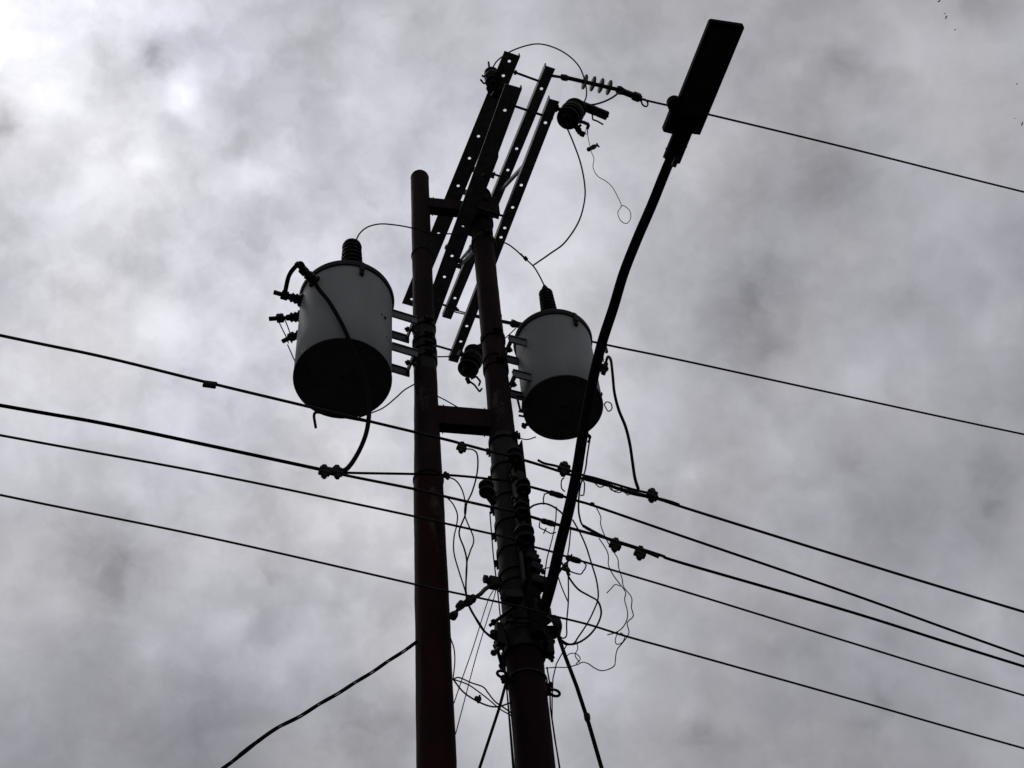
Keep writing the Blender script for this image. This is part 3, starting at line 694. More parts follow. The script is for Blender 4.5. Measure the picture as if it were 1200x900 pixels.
tag(obj('snagged_toggle', bm, DARK, None, loc=q), 'small dark toggle knotted into the string below the near fuse cutout', 'debris')

# ------------------------------------------------------------------ street lamp
SL_D = Vector((math.sin(R_(28)), -math.cos(R_(28)), 0)); SL_N = Vector((SL_D.y, -SL_D.x, 0))
SL0 = R0+U*.06+V*.10
pxs = [(638, 712), (647, 680), (656, 640), (666, 600), (675, 558), (682, 515), (689, 475), (696, 440), (706, 400), (719, 360), (731, 320), (746.7, 280), (764, 240), (780, 200), (794, 168)]
A = [on_plane(x, y, SL0, SL_N) for x, y in pxs]; SL0 = A[0].copy()
lamp = thing('street_lamp', 'dark street lamp on a long curved arm clamped to the right pole', 'street lamp', SL0)
A0 = [Vector((A[0].x, A[0].y, A[0].z)) + (A[0]-A[1]).normalized()*q for q in (.30, .15)]
bm = NB(); P = spline(A0+A, 6); radii = [px_len(12.2, A[7])/2*(1.06 - .10*i/len(P)) for i in range(len(P))]; tube(bm, P, radii, 20)
obj('arm', bm, LAMPM, lamp, smooth=True)
bm = NB()
for t in (.02, .45, .97):
    p = Vector(A0[0]).lerp(A[0], t); ax = axR(p.z); rr2 = rR(p.z)
    dd = Vector((p.x-ax.x, p.y-ax.y, 0)); L_ = dd.length; dd.normalize()
    bar(bm, ax+dd*rr2*.8, p-dd*.0, .11, .09)
    lathe(bm, Vector((ax.x, ax.y, p.z-.04)), Vector((ax.x, ax.y, p.z+.04)), [(0, rr2), (0, rr2+.014), (.08, rr2+.014), (.08, rr2)], 32, caps=False)
    e = Z.cross(dd)
    for s in (-1, 1):
        tube(bm, [ax+e*s*(rr2+.03)-dd*.10, ax+e*s*(rr2+.03)+dd*.10], .009, 8); hexnut(bm, ax+e*s*(rr2+.03)-dd*.07, dd, .018, .014); hexnut(bm, ax+e*s*(rr2+.03)+dd*.07, dd, .018, .014)
obj('arm_clamp', bm, DARK, lamp)
hz_ = A[-1].z+.03
cBL, cBR, cTR, cTL = (at_height(x, y, hz_) for x, y in ((781, 153), (820.5, 158), (873, 31), (832.5, 24.5)))
q1 = (cBL+cBR)/2; q2 = (cTL+cTR)/2
hd = (q2-q1).normalized(); hl = (q2-q1).length; hf = frame(q1, hd); yv = hf.col[1].xyz
wv = (cTR-cTL+cBR-cBL)/2; wd = abs(wv.dot(yv)); skew = wv.dot(hd)/wv.dot(yv)
def outline(w, x0, x1, cr):
    pts = [(x0, -w/2), (x1-cr, -w/2)]+[(x1-cr+cr*math.sin(t), -w/2+cr-cr*math.cos(t)) for t in (R_(22.5*k) for k in range(1, 5))]
    pts += [(x1-cr+cr*math.cos(t), w/2-cr+cr*math.sin(t)) for t in (R_(22.5*k) for k in range(0, 4))]+[(x1-cr, w/2), (x0, w/2)]
    return [(x+y*skew, y) for x, y in pts]
bm = NB(); extrude2d(bm, [outline(wd, 0, hl, .012)], .034, hf)
obj('lamp_head', bm, LAMPM, lamp)
bm = NB(); extrude2d(bm, [outline(wd*.80, .10, hl-.03, .015)], .006, hf @ Matrix.Translation((0, 0, -.0065))); obj('lens_panel', bm, LENS, lamp)
bm = NB()
for k in range(9): box(bm, hf, .006, wd*.86, .022, (.16+k*(hl-.24)/8, 0, .056))
obj('cooling_fins', bm, LAMPM, lamp)
bm = NB(); pq = hf @ Vector((.115, 0, 0)); sgn_ = -1 if yv.dot(RT) > 0 else 1
cyl_c = hf @ Vector((.125, sgn_*(wd/2+.008), .02)); lathe(bm, cyl_c-Z*.03, cyl_c+Z*.03, [(0, .028), (.01, .036), (.05, .036), (.06, .026)], 20); obj('photocell', bm, LAMPM, lamp, smooth=True)
bm = NB(); pc = hf @ Vector((.045, sgn_*(wd/2-.008), .015)); box(bm, frame(pc, hd), .13, .05, .05, bev=.006); obj('side_bracket', bm, LAMPM, lamp)
bm = NB(); e_ = A[-1]; bar(bm, A[-2].lerp(A[-1], .35)+RT*.006, q1+hd*.05+Z*.012, .088, .045, bev=.010)
p = A[-2].lerp(A[-1], .1)
for s in (-1, 1):
    for t in (.45, .7): tube(bm, [p.lerp(q1, t)+yv*s*.036-Z*.02, p.lerp(q1, t)+yv*s*.036+Z*.02], .008, 6)
obj('slip_fitter', bm, LAMPM, lamp)
bm = NB(); p = on_plane(791, 190, SL0, SL_N); box(bm, frame(p, hd), .045, .022, .03, bev=.004); obj('cable_gland', bm, DARK, lamp)

# ------------------------------------------------------------------ secondary rack with spool insulators
rack = thing('insulator_rack', 'upright steel rack bolted to the street side of the right pole, holding the spool insulators', 'rack', axR(zR(640))+V*.12)
bm = NB(); pa = on_plane(601, 520, R0+V*.115, V); pb = on_plane(621, 688, R0+V*.115, V)
pa.x = pb.x = (pa.x+pb.x)/2; pa.y = pb.y = (pa.y+pb.y)/2
bar(bm, pa, pb, .012, .07, up=U); 
for s in (-1, 1): bar(bm, pa+U*s*.033+V*.02, pb+U*s*.033+V*.02, .04, .006, up=U)
obj('rack_channel', bm, DARK, rack)
def spool(loc):
    t = thing('spool_insulator', '', 'insulator', (0, 0, 0), 'spool insulators on the rack')
    bm = NB(); lathe(bm, (0, 0, -.038), (0, 0, .04), [(0, .030), (.006, .040), (.018, .041), (.028, .028), (.038, .024), (.048, .028), (.058, .041), (.070, .040), (.076, .030)], 28); obj('porcelain_spool', bm, PORC, t, smooth=True)
    bm = NB(); tube(bm, [(0, 0, -.065), (0, 0, .085)], .008, 8); hexnut(bm, (0, 0, .06), Z, .016, .012); hexnut(bm, (0, 0, -.055), Z, .016, .012); obj('clevis_pin', bm, DARK, t)
    bm = NB()
    for s in (-1, 1): box(bm, Matrix.Identity(4), .09, .030, .005, (-.03, 0, s*.047))
    box(bm, Matrix.Identity(4), .006, .032, .10, (-.075, 0, 0)); obj('clevis_strap', bm, DARK, t)
    return t
sp = spool(None)
SP = [((603, 534), 'uppermost spool insulator on the rack, where the topmost wire is tied'), ((613, 571), 'second spool insulator down the rack, just above a small round one'), ((611, 598), 'third spool insulator down the rack, level with the sleeve wire'), ((615, 628), 'large looking lowest spool insulator on the rack'), ((570, 573), 'spool insulator sticking out of the left side of the right pole')]
for k, ((x, y), lb) in enumerate(SP):
    c = on_plane(x, y, PW-V*.01, V); ax = axR(c.z); d = Vector((c.x-ax.x, c.y-ax.y, 0))
    m_ = frame(c, d) @ Matrix.Diagonal((1, 1, 1, 1)) if k != 3 else frame(c, d) @ Matrix.Scale(1.25, 4)
    if k == 0: sp.matrix_world = m_; sp['label'] = lb
    else: dup(sp, m_, lb)
for y in (520, 552, 588, 618, 650, 676): band(axR, rR, zR(y), POLE_R, .035, U*.6+V, DARK)
# bulky dead-end hardware below the rack
for (x, y), s in (((622, 655), (.07, .06, .05)), ((627, 668), (.06, .07, .05)), ((631, 683), (.08, .06, .06)), ((617, 645), (.05, .05, .06)), ((609, 585), (.05, .05, .05)), ((607, 560), (.05, .05, .07)), ((600, 700), (.10, .06, .05))):
    c = on_plane(x, y, R0+V*.145, V); bm = NB(); box(bm, frame(c, U*(1+random.uniform(-.3, .3))+Z*random.uniform(-.4, .4)), *s, bev=.008); tube(bm, [c-U*.045, c+U*.055], .007, 6); hexnut(bm, c+U*.045, U, .014, .014)
    obj('dead_end_bracket', bm, DARK, rack)
# thick service conduit strapped beside the rack
bm = NB(); P = spline([on_plane(x, y, R0+V*.12+U*.03, V) for x, y in ((606, 545), (611, 575), (614, 610), (618, 645), (623, 680), (627, 715), (630, 745))], 5); tube(bm, P, .036, 12)
tag(obj('cable_riser', bm, RUBB, None, smooth=True, loc=P[0]), 'thick bundle of black cables strapped up the right pole beside the rack', 'cable')

# lower band hardware
def hw(name, label, cat, parts):
    root = None
    for nm, bmf in parts:
        pass
zB = zR(750)
band(axR, rR, zR(748), POLE_R, .06, U, DARK); band(axR, rR, zR(800), POLE_R, .014, U, DARK); band(axR, rR, zR(688), POLE_R, .04, U, DARK)
def wedge(label, px, plane, rod):
    c = on_plane(*px, plane, V); root = thing('wedge_clamp', label, 'clamp', c, 'wedge clamps low on the right pole')
    bm = NB(); box(bm, frame(c, U), .042, .05, .085, bev=.008); box(bm, frame(c+Z*.07, U), .036, .04, .06, bev=.004); obj('clamp_body', bm, DARK, root)
    a, b = (on_plane(*q, plane, V) for q in rod); bm = NB(); tube(bm, [a, b], .0105, 8); hexnut(bm, b, b-a, .016, .012); obj('eye_bolt', bm, DARK, root)
    bm = NB(); tube(bm, [c+Z*.02-U*.03, c+Z*.045-U*.03], .018, 10); obj('bolt_head', bm, DARK, root)
    return root
PLW = R0+V*.06
wedge('black wedge clamp with a slanted bolt, on the left side of the right pole', (586, 750), PLW, [(590, 756), (578.5, 765)])
wedge('black wedge clamp with a slanted bolt, on the right side of the right pole', (643, 761), PLW, [(640, 764), (647, 752)])
def ringbolt(label, px, plane, toward):
    c = on_plane(*px, plane, V); root = thing('ring_bolt', label, 'ring bolt', c, 'ring bolts low on the right pole')
    e1_ = (RT*.95+UP*-.2*toward).normalized(); e2_ = (UP*.8 - FW*.3).normalized(); bm = NB()
    tube(bm, [c+(e1_*math.cos(t)*.024+e2_*math.sin(t)*.017) for t in (R_(30*k) for k in range(13))], .007, 8); obj('ring', bm, DARK, root)
    ax = axR(c.z); bm = NB(); d = Vector((ax.x-c.x, ax.y-c.y, 0)).normalized(); tube(bm, [c+d*.018, c+d*.10], .010, 8); obj('shank', bm, DARK, root)
    return root
ringbolt('small iron ring bolt on the left side of the right pole, above the guy wire', (588.5, 790), PLW, 1)
ringbolt('small iron ring bolt on the right side of the right pole, below the wedge clamp', (650, 812), PLW, 1)
# hardware at the foot of the lamp arm
c = on_plane(650, 737, PLW, V); fx = thing('dead_end_fitting', 'knot of black fittings right of the lamp arm foot, holding the lowest right wire', 'fitting', c)
bm = NB(); bar(bm, on_plane(634, 741, PLW, V), on_plane(652, 741, PLW, V), .05, .05, bev=.008); obj('bracket', bm, DARK, fx)
bm = NB()
for a, b, rr3 in (((646, 722), (655, 745), .010), ((650, 722), (652, 740), .008), ((654, 724), (655, 742), .010), ((645, 724), (650, 740), .007)):
    P = spline([on_plane(*a, PLW+V*.03, V), on_plane((a[0]+b[0])/2+2, (a[1]+b[1])/2, PLW+V*.05, V), on_plane(*b, PLW+V*.03, V)], 5); tube(bm, P, rr3, 8)
obj('preformed_grip', bm, DARK, fx)

# ------------------------------------------------------------------ clamps and sleeves on the wires
def bolt_clamp():
    t = thing('bolt_clamp', '', 'clamp', (0, 0, 0), 'bolt clamps on the low voltage wires')
    I = Matrix.Identity(4); bm = NB(); box(bm, I, .058, .030, .020, (0, 0, -.013), .005); box(bm, I, .050, .034, .018, (0, 0, .010), .005); box(bm, I, .030, .024, .020, (0, 0, -.032), .005); obj('jaws', bm, DARK, t)
    bm = NB(); tube(bm, [(0, 0, -.04), (0, 0, .045)], .007, 8); hexnut(bm, (0, 0, .028), Z, .017, .016); hexnut(bm, (0, 0, -.045), Z, .013, .008); obj('bolt', bm, DARK, t)
    return t
bc = bolt_clamp(); used = False
p = on_plane(387.5, 552.3, PW, V); q = on_plane(397, 554, PW, V); bm = NB(); box(bm, frame(p, q-p), .085, .030, .034, bev=.006); tag(obj('clamp_plate', bm, DARK, None, loc=p), 'flat plate joining the two bolt clamps below the left transformer', 'clamp')
CL = [((380, 552), .22, 'left one of the two bolt clamps joined below the left transformer', 1.0), ((395, 552.5), .2, 'right one of the two bolt clamps joined below the left transformer', 1.0),
      ((541, 524), .25, 'bolt clamp on the topmost wire between the two poles', .95), ((523, 557), .05, 'small bolt clamp just right of the red pole', .6),
      ((661, 549), .3, 'bolt clamp on the topmost right wire, left of the lamp arm', 1.25), ((764, 580), .3, 'bolt clamp on the topmost right wire where a cable drops in from above', 1.2),
      ((721, 638), .3, 'left one of two neighbouring bolt clamps on the third right wire', 1.1), ((750, 647.5), .3, 'right one of two neighbouring bolt clamps on the third right wire', 1.1)]
for (x, y), sl, lb, sc in CL:
    p = on_plane(x, y, PW, V); q = on_plane(x+10, y+10*sl, PW, V); m_ = frame(p, q-p) @ Matrix.Scale(sc, 4)
    if sc > 1.15 or 'left one of two' in lb or 'right one of two n' in lb or 'between' in lb: m_ = m_ @ Matrix.Rotation(R_(8), 4, 'Y')
    if not used: bc.matrix_world = m_; bc['label'] = lb; used = True
    else: dup(bc, m_, lb)
p = on_plane(246, 450.5, PW, V); q = on_plane(257, 452, PW, V); sp_t = thing('tap_connector', 'wedge shaped tap connector on the topmost left wire', 'connector', p)
fr = frame(p, q-p); bm = NB(); box(bm, fr, .070, .022, .018, (.004, 0, .010), .007); box(bm, fr, .070, .022, .016, (-.004, 0, -.012), .006); obj('connector_body', bm, DARK, sp_t)
bm = NB(); box(bm, fr, .058, .026, .024, (0, 0, 0), .004); obj('wedge', bm, DARK, sp_t)
def sleeve(): 
    bm = NB(); lathe(bm, (-.04, 0, 0), (.04, 0, 0), [(0, .010), (.006, .015), (.024, .016), (.028, .013), (.034, .016), (.062, .016), (.066, .013), (.072, .015), (.08, .010)], 14)
    return tag(obj('splice_sleeve', bm, DARK, None, smooth=True), '', 'sleeve', 'splice sleeves on the right hand wires')
sv = sleeve()
for k, ((x, y), lb) in enumerate((((652, 579.5), 'ribbed splice sleeve on the second right wire, left of the lamp arm'), ((643, 612.5), 'ribbed splice sleeve on the third right wire, left of the lamp arm'), ((672, 655.5), 'ribbed splice sleeve on the fourth right wire, right of the lamp arm'))):
    p = on_plane(x, y, PW, V); q = on_plane(x+10, y+3, PW, V); m_ = frame(p, q-p)
    if k == 0: sv.matrix_world = m_; sv['label'] = lb
    else: dup(sv, m_, lb)
p = on_plane(694, 591, PW, V); bm = NB(); lathe(bm, p-U*.012, p+U*.012, [(0, .008), (.006, .012), (.018, .012), (.024, .008)], 10); tag(obj('wire_bead', bm, DARK, None, loc=p), 'tiny bead on the second right wire, right of the lamp arm', 'connector')

# ------------------------------------------------------------------ loose wires, loops and tangles
G_B = 'loose wires between the two poles'; PB = (L0+R0)/2+V*.12
def loose(label, pts, w, base=PB, wob=.10, seed=1, grp=G_B, m=RUBB, name='loose_wire', k=6): return wire(name, label, 'wire', pts, w, base, V, m, grp, wob=wob, seed=seed, k=k, seg=6)
loose('loose wire hanging from the clamp between the poles, bowed to the right at the top', [(546, 526), (554, 527), (559, 532), (560, 545), (558, 560), (553, 577), (547, 590), (545, 604), (538, 624), (544, 643), (547, 658), (546, 684), (546, 694)], 2.0, PW, .06, 1)
loose('loose wire that leaves beside the small clamp on the red pole and weaves down', [(525, 559), (534, 563), (541, 573), (545, 588), (545, 605), (555, 631), (551, 646), (547, 660), (546, 680), (546, 694)], 1.8, PB, .08, 2)
loose('loose wire hanging furthest left, just right of the red pole', [(524, 583), (531, 591), (536, 603), (535, 616), (532, 630), (532, 648), (538, 670), (545, 692), (547, 706)], 1.7, PB, .06, 3)
loose('upper strand of the slack cable from the chain to the right pole', [(546, 693), (548, 706), (556, 722), (566, 738), (576, 746), (584, 751)], 2.6, PB, .04, 5)
loose('lower strand of the slack cable from the chain to the right pole', [(547, 704), (553, 717), (562, 731), (568, 740), (576, 747), (585, 752)], 2.6, PB, .03, 6)
loose('upper loop of wire slung low between the poles', [(531, 796), (538, 794), (552, 800), (566, 805), (572, 812), (580, 822), (590, 829), (600, 836)], 1.8, PB, .06, 7)
loose('middle loop of wire slung low between the poles', [(531, 796), (548, 802), (560, 810), (573, 820), (586, 831), (600, 839)], 1.8, PB, .05, 8)
loose('lowest loop of wire slung between the poles, with a small clamp in it', [(531, 796), (542, 810), (556, 820), (572, 827), (584, 828), (600, 823)], 2.0, PB, .05, 9)
p = on_plane(560, 819, PB, V); bm = NB(); box(bm, frame(p, U), .030, .018, .018, bev=.003); tube(bm, [p-Z*.022, p+Z*.022+U*.01], .006, 6); tag(obj('wire_connector', bm, DARK, None, loc=p), 'small clamp on the lowest loop of wire between the poles', 'connector')
loose('short bowed wire hugging the right edge of the red pole', [(528, 748), (532, 760), (533, 775), (531, 795)], 1.6, PB, 0, 1)
loose('left one of two straight thin wires slanting between the poles', [(578, 692), (571, 706), (555, 757), (541, 797), (532, 824)], 1.3, PB, 0, 1)
loose('right one of two straight thin wires slanting between the poles', [(581, 692), (577, 707), (560, 762), (544, 822), (534, 860)], 1.3, PB, 0, 1)
loose('short loose end of wire left of the red pole, from the left transformer', [(421, 489), (432, 485), (449, 478), (464, 466), (474, 457), (486, 450)], 1.7, L0-V*.02, 0, 1, 'earth wires of the transformers')
loose('thin wire drooping from the right pole to the bottom of the right transformer', [(602, 510), (607, 513), (618, 515), (628, 512)], 1.5, R0+V*.05, 0, 1, 'earth wires of the transformers')
loose('thin wire between the right pole and the rim of the right transformer', [(590, 398), (600, 389), (606, 383)], 1.3, R0+V*.05, 0, 1, 'earth wires of the transformers')
loose('thin wire running behind the left pole from the transformer bracket to the crossarm end', [(458, 402), (470, 408), (484, 412)], 1.5, L0-V*.06, 0, 1, 'earth wires of the transformers')
loose('short horizontal wire from the left pole bracket to the crossarm end', [(508, 418), (520, 418), (540, 417), (556, 412)], 1.7, L0-V*.15, 0, 1, 'earth wires of the transformers')
wire('loose_wire', 'wire sloping from behind the left pole to the upper edge of the lower beam', 'wire', [(512, 464), (522, 469), (536, 477)], 1.5, L0+V*.02, V)
# chain / turnbuckle between the poles
cA = on_plane(531, 722, PB, V); tb = thing('turnbuckle', 'knotted turnbuckle linking the two poles at the level of the lowest left wire', 'turnbuckle', cA)
bm = NB(); lathe(bm, on_plane(529, 724, PB, V), on_plane(538, 714, PB, V), [(0, .012), (.01, .022), (.03, .020), (.05, .012)], 12); obj('end_fitting', bm, DARK, tb)
for off in (0, 1):
    bm = NB(); P = spline([on_plane(x, y+(off*2-1)*w, PB+V*.01*off, V) for x, y, w in ((535, 716, 0), (541, 710, 2.5), (547, 706, 2), (552, 705, 2.5), (556, 700, 0), (563, 696, 1), (569, 690, 1), (578, 685, 0))], 6)
    tube(bm, P, .0075, 8); obj('rod', bm, DARK, tb)
bm = NB()
for x, y in ((539, 710), (548, 706), (553, 703)): 
    p = on_plane(x, y, PB, V); box(bm, frame(p, U+Z*.8), .035, .030, .030, bev=.006); hexnut(bm, p+V*.02, V, .016, .012)
obj('body', bm, DARK, tb)
bm = NB(); p = on_plane(578, 683, PLW, V); box(bm, frame(p, U), .055, .05, .06, bev=.012); tube(bm, [p-U*.05, p+U*.05], .012, 8); hexnut(bm, p-U*.04+Z*.02, U, .018, .02); obj('pole_fitting', bm, DARK, tb)
# right side tangles, drawn round the lamp arm
G_T = 'loose wires hanging right of the lamp arm'
PT = R0+V*.24
loose('outermost thin wavy wire hanging from the second right wire to the bottom of the tangle', [(699, 595), (704, 606), (704, 615), (710, 631), (718, 645), (724, 655), (725, 665), (729, 678), (731, 688), (740, 700), (740, 712), (742, 722), (735, 730), (737, 742), (729, 754), (724, 760), (722, 766), (721, 775), (720, 780), (714, 784), (705, 786), (697, 783), (690, 778)], 1.3, PT, .10, 11, G_T)
loose('second thin wavy wire hanging from the third right wire', [(702, 631), (710, 643), (713, 652), (713, 662), (718, 673), (726, 684), (733, 694), (732, 703), (735, 715), (735, 725), (730, 735), (722, 741), (712, 744)], 1.3, PT, .08, 12, G_T)
loose('short curled wire end branching left off the wavy wires', [(727, 687), (721, 685), (716, 690), (711, 695)], 1.2, PT, 0, 1, G_T)
loose('thin wire kinking along the bottom of the tangle back to the right pole', [(690, 778), (683, 776), (676, 779), (664, 782), (652, 782), (639, 783)], 1.3, PT-V*.1, .04, 13, G_T)
loose('small crooked wire end sticking up from the bottom of the tangle', [(675, 778), (680, 772), (675, 766), (668, 766), (664, 769)], 1.2, PT-V*.1, 0, 1, G_T)
loose('little hooked wire below the big round loop', [(676, 752), (677, 760), (674, 768), (679, 776)], 1.2, PT-V*.05, 0, 1, G_T)
loose('looped thread of wire crossing the lowest right wire', [(724, 741), (721, 750), (723, 755), (729, 753), (732, 746), (727, 741)], 1.2, PT, 0, 1, G_T)
loose('big round loop of wire, outer strand, swinging right from the lamp arm to the fittings', [(662, 660), (666, 675), (677, 690), (690, 698), (700, 704), (704, 713), (704, 722), (699, 734), (690, 745), (678, 753), (667, 755), (658, 750), (654, 745)], 2.4, PT, .08, 14, G_T)
loose('big round loop of wire, inner strand, starting high behind the lamp arm', [(671, 609), (680, 625), (687, 641), (693, 660), (699, 680), (701, 700), (696, 715), (688, 731), (678, 746), (672, 754), (662, 755), (655, 748)], 2.0, PT, .08, 15, G_T)
loose('long wire dropping straight down beside the lamp arm from the right transformer bottom', [(689, 511), (691, 515), (690, 522), (688, 535), (686, 550), (680, 570), (678, 590), (679, 605), (684, 617), (700, 626), (716, 634)], 2.2, PT, .04, 16, G_T)
loose('vertical thin wire right of the lamp arm foot', [(669, 618), (667, 640), (665, 655), (666, 680), (666, 705), (664, 730), (664, 744), (660, 748), (655, 745)], 1.8, PT, .05, 17, G_T)
loose('thin wire slanting from the lamp arm to the vertical wire', [(654, 676), (659, 690), (666, 706)], 1.5, PT, 0, 1, G_T)
loose('short bent wire at the left of the lamp arm foot, upper', [(629, 674), (636, 667), (645, 665)], 1.4, PT-V*.1, 0, 1, G_T)
loose('short bent wire at the left of the lamp arm foot, lower', [(629, 682), (636, 680), (642, 676)], 1.4, PT-V*.1, 0, 1, G_T)
loose('left one of the thin wires dropping through the gap between rack and lamp arm', [(652, 594), (651, 612), (647, 632), (641, 655), (638, 678), (637, 690)], 1.6, PW+V*.03, 0, 1, G_T)
loose('arched wire springing from the rack over to the lamp arm', [(619, 597), (626, 592), (637, 590), (647, 593), (657, 600), (664, 608)], 2.4, PW+V*.03, 0, 1, G_T)
for k, (pp, lb) in enumerate((([(661, 560), (658, 563), (658, 572), (662, 576)], 'small bent tie wire under the clamp left of the lamp arm'), ([(650, 578), (638, 579), (637, 591)], 'angular tie wire hanging from the sleeve of the second right wire'), ([(633, 610), (632, 618), (638, 621), (645, 625), (651, 624)], 'angular tie wire hanging from the sleeve of the third right wire'),
        ([(678, 655), (687, 662), (683, 670), (680, 673), (672, 671), (664, 668), (656, 665)], 'angular tie wire hanging from the sleeve of the fourth right wire'), ([(682, 563), (685, 566), (684, 580), (680, 580)], 'small bent tie wire right of the lamp arm'), ([(640, 619), (637, 625)], 'short barb of wire below the third right wire'))):
    wire('tie_wire', lb, 'wire', pp, 1.7, PW+V*.02, V, DARK, 'angular tie wires by the sleeves', k=2, seg=6)
for k, (pp, lb) in enumerate((([(656, 666), (668, 670), (662, 660)], 'crossed short wire ends right of the lamp arm, first'), ([(652, 676), (660, 664), (668, 655), (670, 650)], 'crossed short wire ends right of the lamp arm, second'), ([(658, 659), (664, 669), (668, 674)], 'crossed short wire ends right of the lamp arm, third'))):
    wire('wire_end', lb, 'wire', pp, 2.4, PW+V*.05, V, RUBB, 'crossed wire ends', k=3, seg=6)
loose('curled ragged tie wires twisted under the doubled topmost right wire', [(697, 566), (703, 571), (712, 568), (716, 574), (724, 575), (728, 571), (733, 578), (738, 575)], 1.4, PW+V*.04, 0, 1, 'ragged tie wires')
loose('second curled tie wire further along the doubled topmost right wire', [(716, 572), (720, 576), (727, 577), (731, 573), (735, 580), (740, 578)], 1.3, PW+V*.03, 0, 1, 'ragged tie wires')
# lamp feed dropping from the right transformer's side
tcon = on_plane(709, 434, CR+V*.02, V); c_t = thing('bushing_connector', 'dark cable connector sticking out at the right side of the right transformer', 'connector', tcon)
bm = NB(); lathe(bm, on_plane(700, 430, tcon, V), on_plane(713, 433, tcon, V), [(0, .018), (.02, .018), (.03, .030), (.06, .028), (.075, .012)], 14); obj('bushing_stub', bm, PORC, c_t)
bm = NB(); bar(bm, on_plane(710, 426, tcon, V), on_plane(707, 438, tcon, V), .026, .030, bev=.006); obj('connector_body', bm, DARK, c_t)
bm = NB(); bar(bm, on_plane(709, 405, tcon, V), on_plane(711, 413, tcon, V), .016, .016); tube(bm, [on_plane(707, 410, tcon, V), on_plane(707, 424, tcon, V)], .004, 6); obj('earth_clip', bm, DARK, c_t)
cp = [on_plane(x, y, CR.lerp(PW+Z*CR.z, min(1, i/6)), V) for i, (x, y) in enumerate(((710, 427), (711, 421), (713, 418), (716, 423), (718, 440), (720, 460), (725, 480), (733, 500), (738, 520), (741, 540), (744, 560), (748, 573)))]
bm = NB(); P = spline(cp, 6); tube(bm, P, px_len(3.6, cp[6])/2, 10); tag(obj('transformer_cable', bm, RUBB, None, smooth=True, loc=P[0]), 'black cable dropping from the right side of the right transformer to the topmost right wire', 'cable')
loose('small open loop of wire at the right edge of the right transformer', [(708, 474), (711, 471), (716, 473), (717, 479), (713, 482), (710, 478), (708, 474)], 1.5, CR+V*.05, 0, 1, 'earth wires of the transformers')
loose('short kinked wire hanging at the bottom right of the right transformer', [(688, 508), (692, 512), (689, 518)], 2.4, CR+V*.05, 0, 1, 'earth wires of the transformers')
# hook under the left tank
wire('wire_hook', 'short hooked wire end hanging at the bottom left edge of the left transformer', 'wire', [(373, 483), (369, 484), (368, 488), (369, 495), (370, 501)], 3.4, PW+V*.01, V)
wire('tap_cable', 'cable doubled along the topmost left wire under the left transformer', 'cable', [(371, 483), (390, 486), (410, 490), (432, 494)], 3.2, PW+V*.012, V, RUBB)

# ------------------------------------------------------------------ service drop, guys and risers
def twisted(name, label, px, base, n, r, strands, pitch, m=RUBB, ext=None, amp=1.0):
    P = wire_points(px, base, n)
    if ext:
        d = P[-1]-P[-2]; h = Vector((d.x, d.y, 0)); hl = h.length; h /= hl; sl = d.z/hl; b = P[-1]
        for q in range(1, 6): s = ext*q/5; P.append(b+h*s+Z*(sl*s+.006*s*s))
    P = spline(P, 14); root = thing(name, label, 'cable', P[0])
    ang = 0
    for k in range(strands):
        bm = NB(); Q = []
        s = 0
        for i, p in enumerate(P):
            if i: s += (p-P[i-1]).length
            t = (P[min(i+1, len(P)-1)]-P[max(i-1, 0)]).normalized(); u = t.orthogonal().normalized(); w = t.cross(u); a = 2*math.pi*(s/pitch + k/strands)
            Q.append(p+(u*math.cos(a)+w*math.sin(a))*r*amp)
        tube(bm, Q, r, 7); obj('strand', bm, m, root, smooth=True)
    return root
twisted('service_cable', 'twisted service cable descending from the red pole to the bottom left', [(489, 752), (470, 765), (440, 785), (410, 804), (380, 822), (350, 840), (322, 855), (300, 870), (280, 886), (262, 900)], L0+V*.03, V, .0038, 3, .7, ext=9, amp=1.45)
def to_ground(px, base, n):
    P = wire_points(px, base, n); d = P[-1]-P[-2]; d.normalize(); P.append(P[-1]+d*((P[-1].z-.0)/-d.z)); return P
def guy(label, px, w, base, n=V, m=RUBB, name='guy_wire', cat='wire', grp=None):
    P = to_ground(px, base, n); r = px_len(w, P[0])/2; Q = []
    for a, b in zip(P, P[1:]): Q += [a.lerp(b, t/4) for t in range(4)]
    Q.append(P[-1]); bm = NB(); tube(bm, Q, r, 8); return tag(obj(name, bm, m, None, smooth=True, loc=P[-1]), label, cat, grp)
guy('guy wire stretched down to the left from the ring bolt of the right pole', [(593, 800), (585, 830), (562, 900)], 3.6, R0+V*.10, grp='guy wires')
guy('thick cable running down to the right from the fittings below the lamp arm', [(653, 742), (662, 768), (676, 805), (690, 848), (705, 900)], 4.6, R0+V*.14, name='down_cable', cat='cable')
p = on_plane(688, 840, R0+V*.14, V); bm = NB(); lathe(bm, p+Z*.02, p-Z*.03, [(0, .008), (.01, .015), (.035, .014), (.05, .008)], 10); tag(obj('wire_connector', bm, DARK, None, loc=p), 'small lump on the thick cable right of the right pole', 'connector')
G_D = 'thin wires running down along the right pole'
PD = R0+V*.02
guy('thin wire running down close along the left edge of the right pole', [(574, 600), (578, 650), (584, 700), (591, 770), (601, 900)], 1.5, PD, m=RUBB, grp=G_D, name='earth_wire')
guy('thin wire standing off the left edge of the right pole below the wedge clamp', [(588, 765), (593, 800), (598, 850), (602.5, 900)], 1.8, PD+V*.05, m=RUBB, grp=G_D, name='earth_wire')
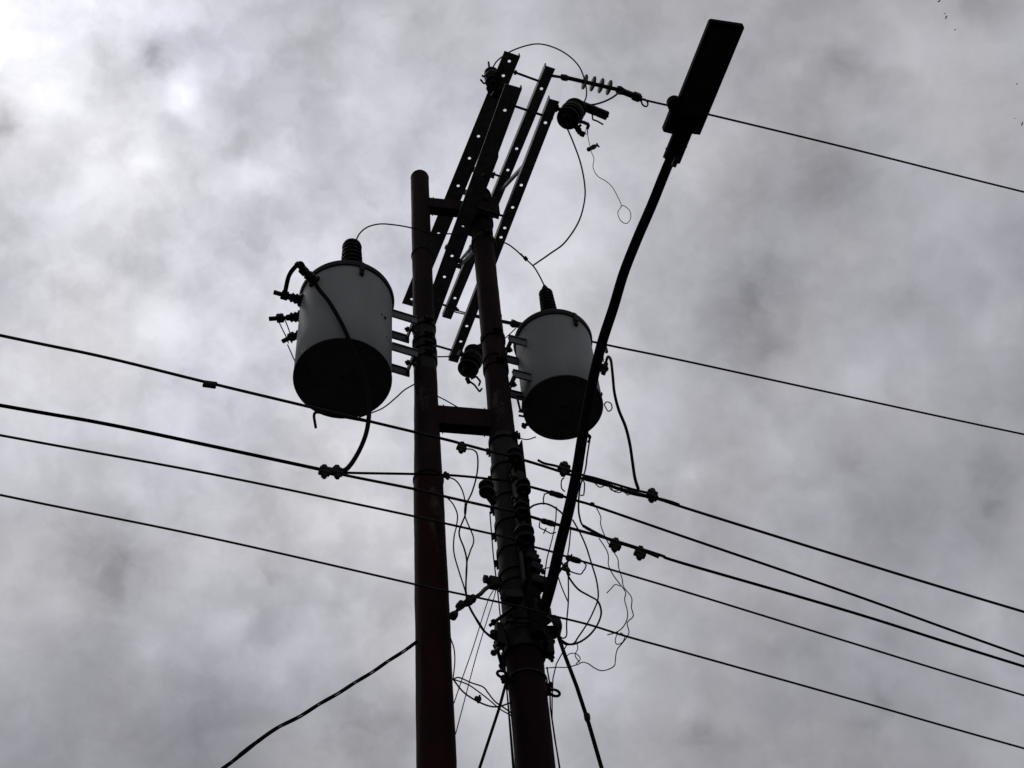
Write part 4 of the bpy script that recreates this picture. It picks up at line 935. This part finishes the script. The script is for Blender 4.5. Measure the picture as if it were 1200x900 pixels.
guy('thin wire running down along the right edge of the right pole past the ring bolt', [(641, 782), (644, 800), (645, 830), (650, 865), (656, 900)], 1.8, PD, m=RUBB, grp=G_D, name='earth_wire')
guy('thin wire bowed out from the right edge of the right pole below the tangle', [(664, 756), (652, 778), (648, 795), (647, 820), (647, 842), (652, 876), (655.5, 900)], 1.5, PD+V*.03, m=RUBB, grp=G_D, name='earth_wire')

# ------------------------------------------------------------------ birds, far up
def bird():
    t = thing('bird', '', 'bird', (0, 0, 0), 'small birds high in the upper right sky')
    bm = NB(); lathe(bm, (-.07, 0, 0), (.09, 0, 0), [(0, .004), (.03, .018), (.08, .026), (.12, .022), (.145, .014), (.16, .003)], 10); obj('body', bm, FEATH, t, smooth=True)
    for s in (-1, 1):
        bm = NB(); extrude2d(bm, [[(.05, .01*s), (.055, .09*s), (.0, .20*s), (-.03, .12*s), (-.02, .01*s)][::s]], .004, Matrix.Rotation(R_(18*s), 4, 'X')); obj('wing', bm, FEATH, t)
    bm = NB(); extrude2d(bm, [[(-.06, -.01), (-.06, .01), (-.14, .035), (-.11, 0), (-.14, -.035)]], .004, Matrix.Identity(4)); obj('tail', bm, FEATH, t)
    return t
bd = bird()
BIRDS = [((1101, 1), 105, 1.25, 1.0, 'bird touching the top edge of the sky at the right'), ((1107, 16), 150, .9, .8, 'fainter upper bird of the close pair near the top edge'), ((1109, 20), 110, .6, 1.0, 'lower bird of the close pair near the top edge'),
         ((1119, 35), 150, .5, 1.0, 'faint bird just below the close pair'), ((1192, 98.5), 100, 2.2, .7, 'darkest bird, nearest the right edge above the conductor'), ((1189, 139), 170, .4, .8, 'faint bird upper left of the lowest one at the right edge'), ((1198, 145), 110, .5, 1.0, 'lowest bird, cut by the right edge')]
for k, ((x, y), dist, rot, sc, lb) in enumerate(BIRDS):
    v = ray(x, y).normalized(); c = CAM+v*dist; m_ = Matrix.Translation(c) @ Matrix.Rotation(rot, 4, 'Z') @ Matrix.Rotation(R_(35 if k % 2 else -30), 4, 'X') @ Matrix.Scale(sc*.95, 4)
    if k == 0: bd.matrix_world = m_; bd['label'] = lb
    else: dup(bd, m_, lb)
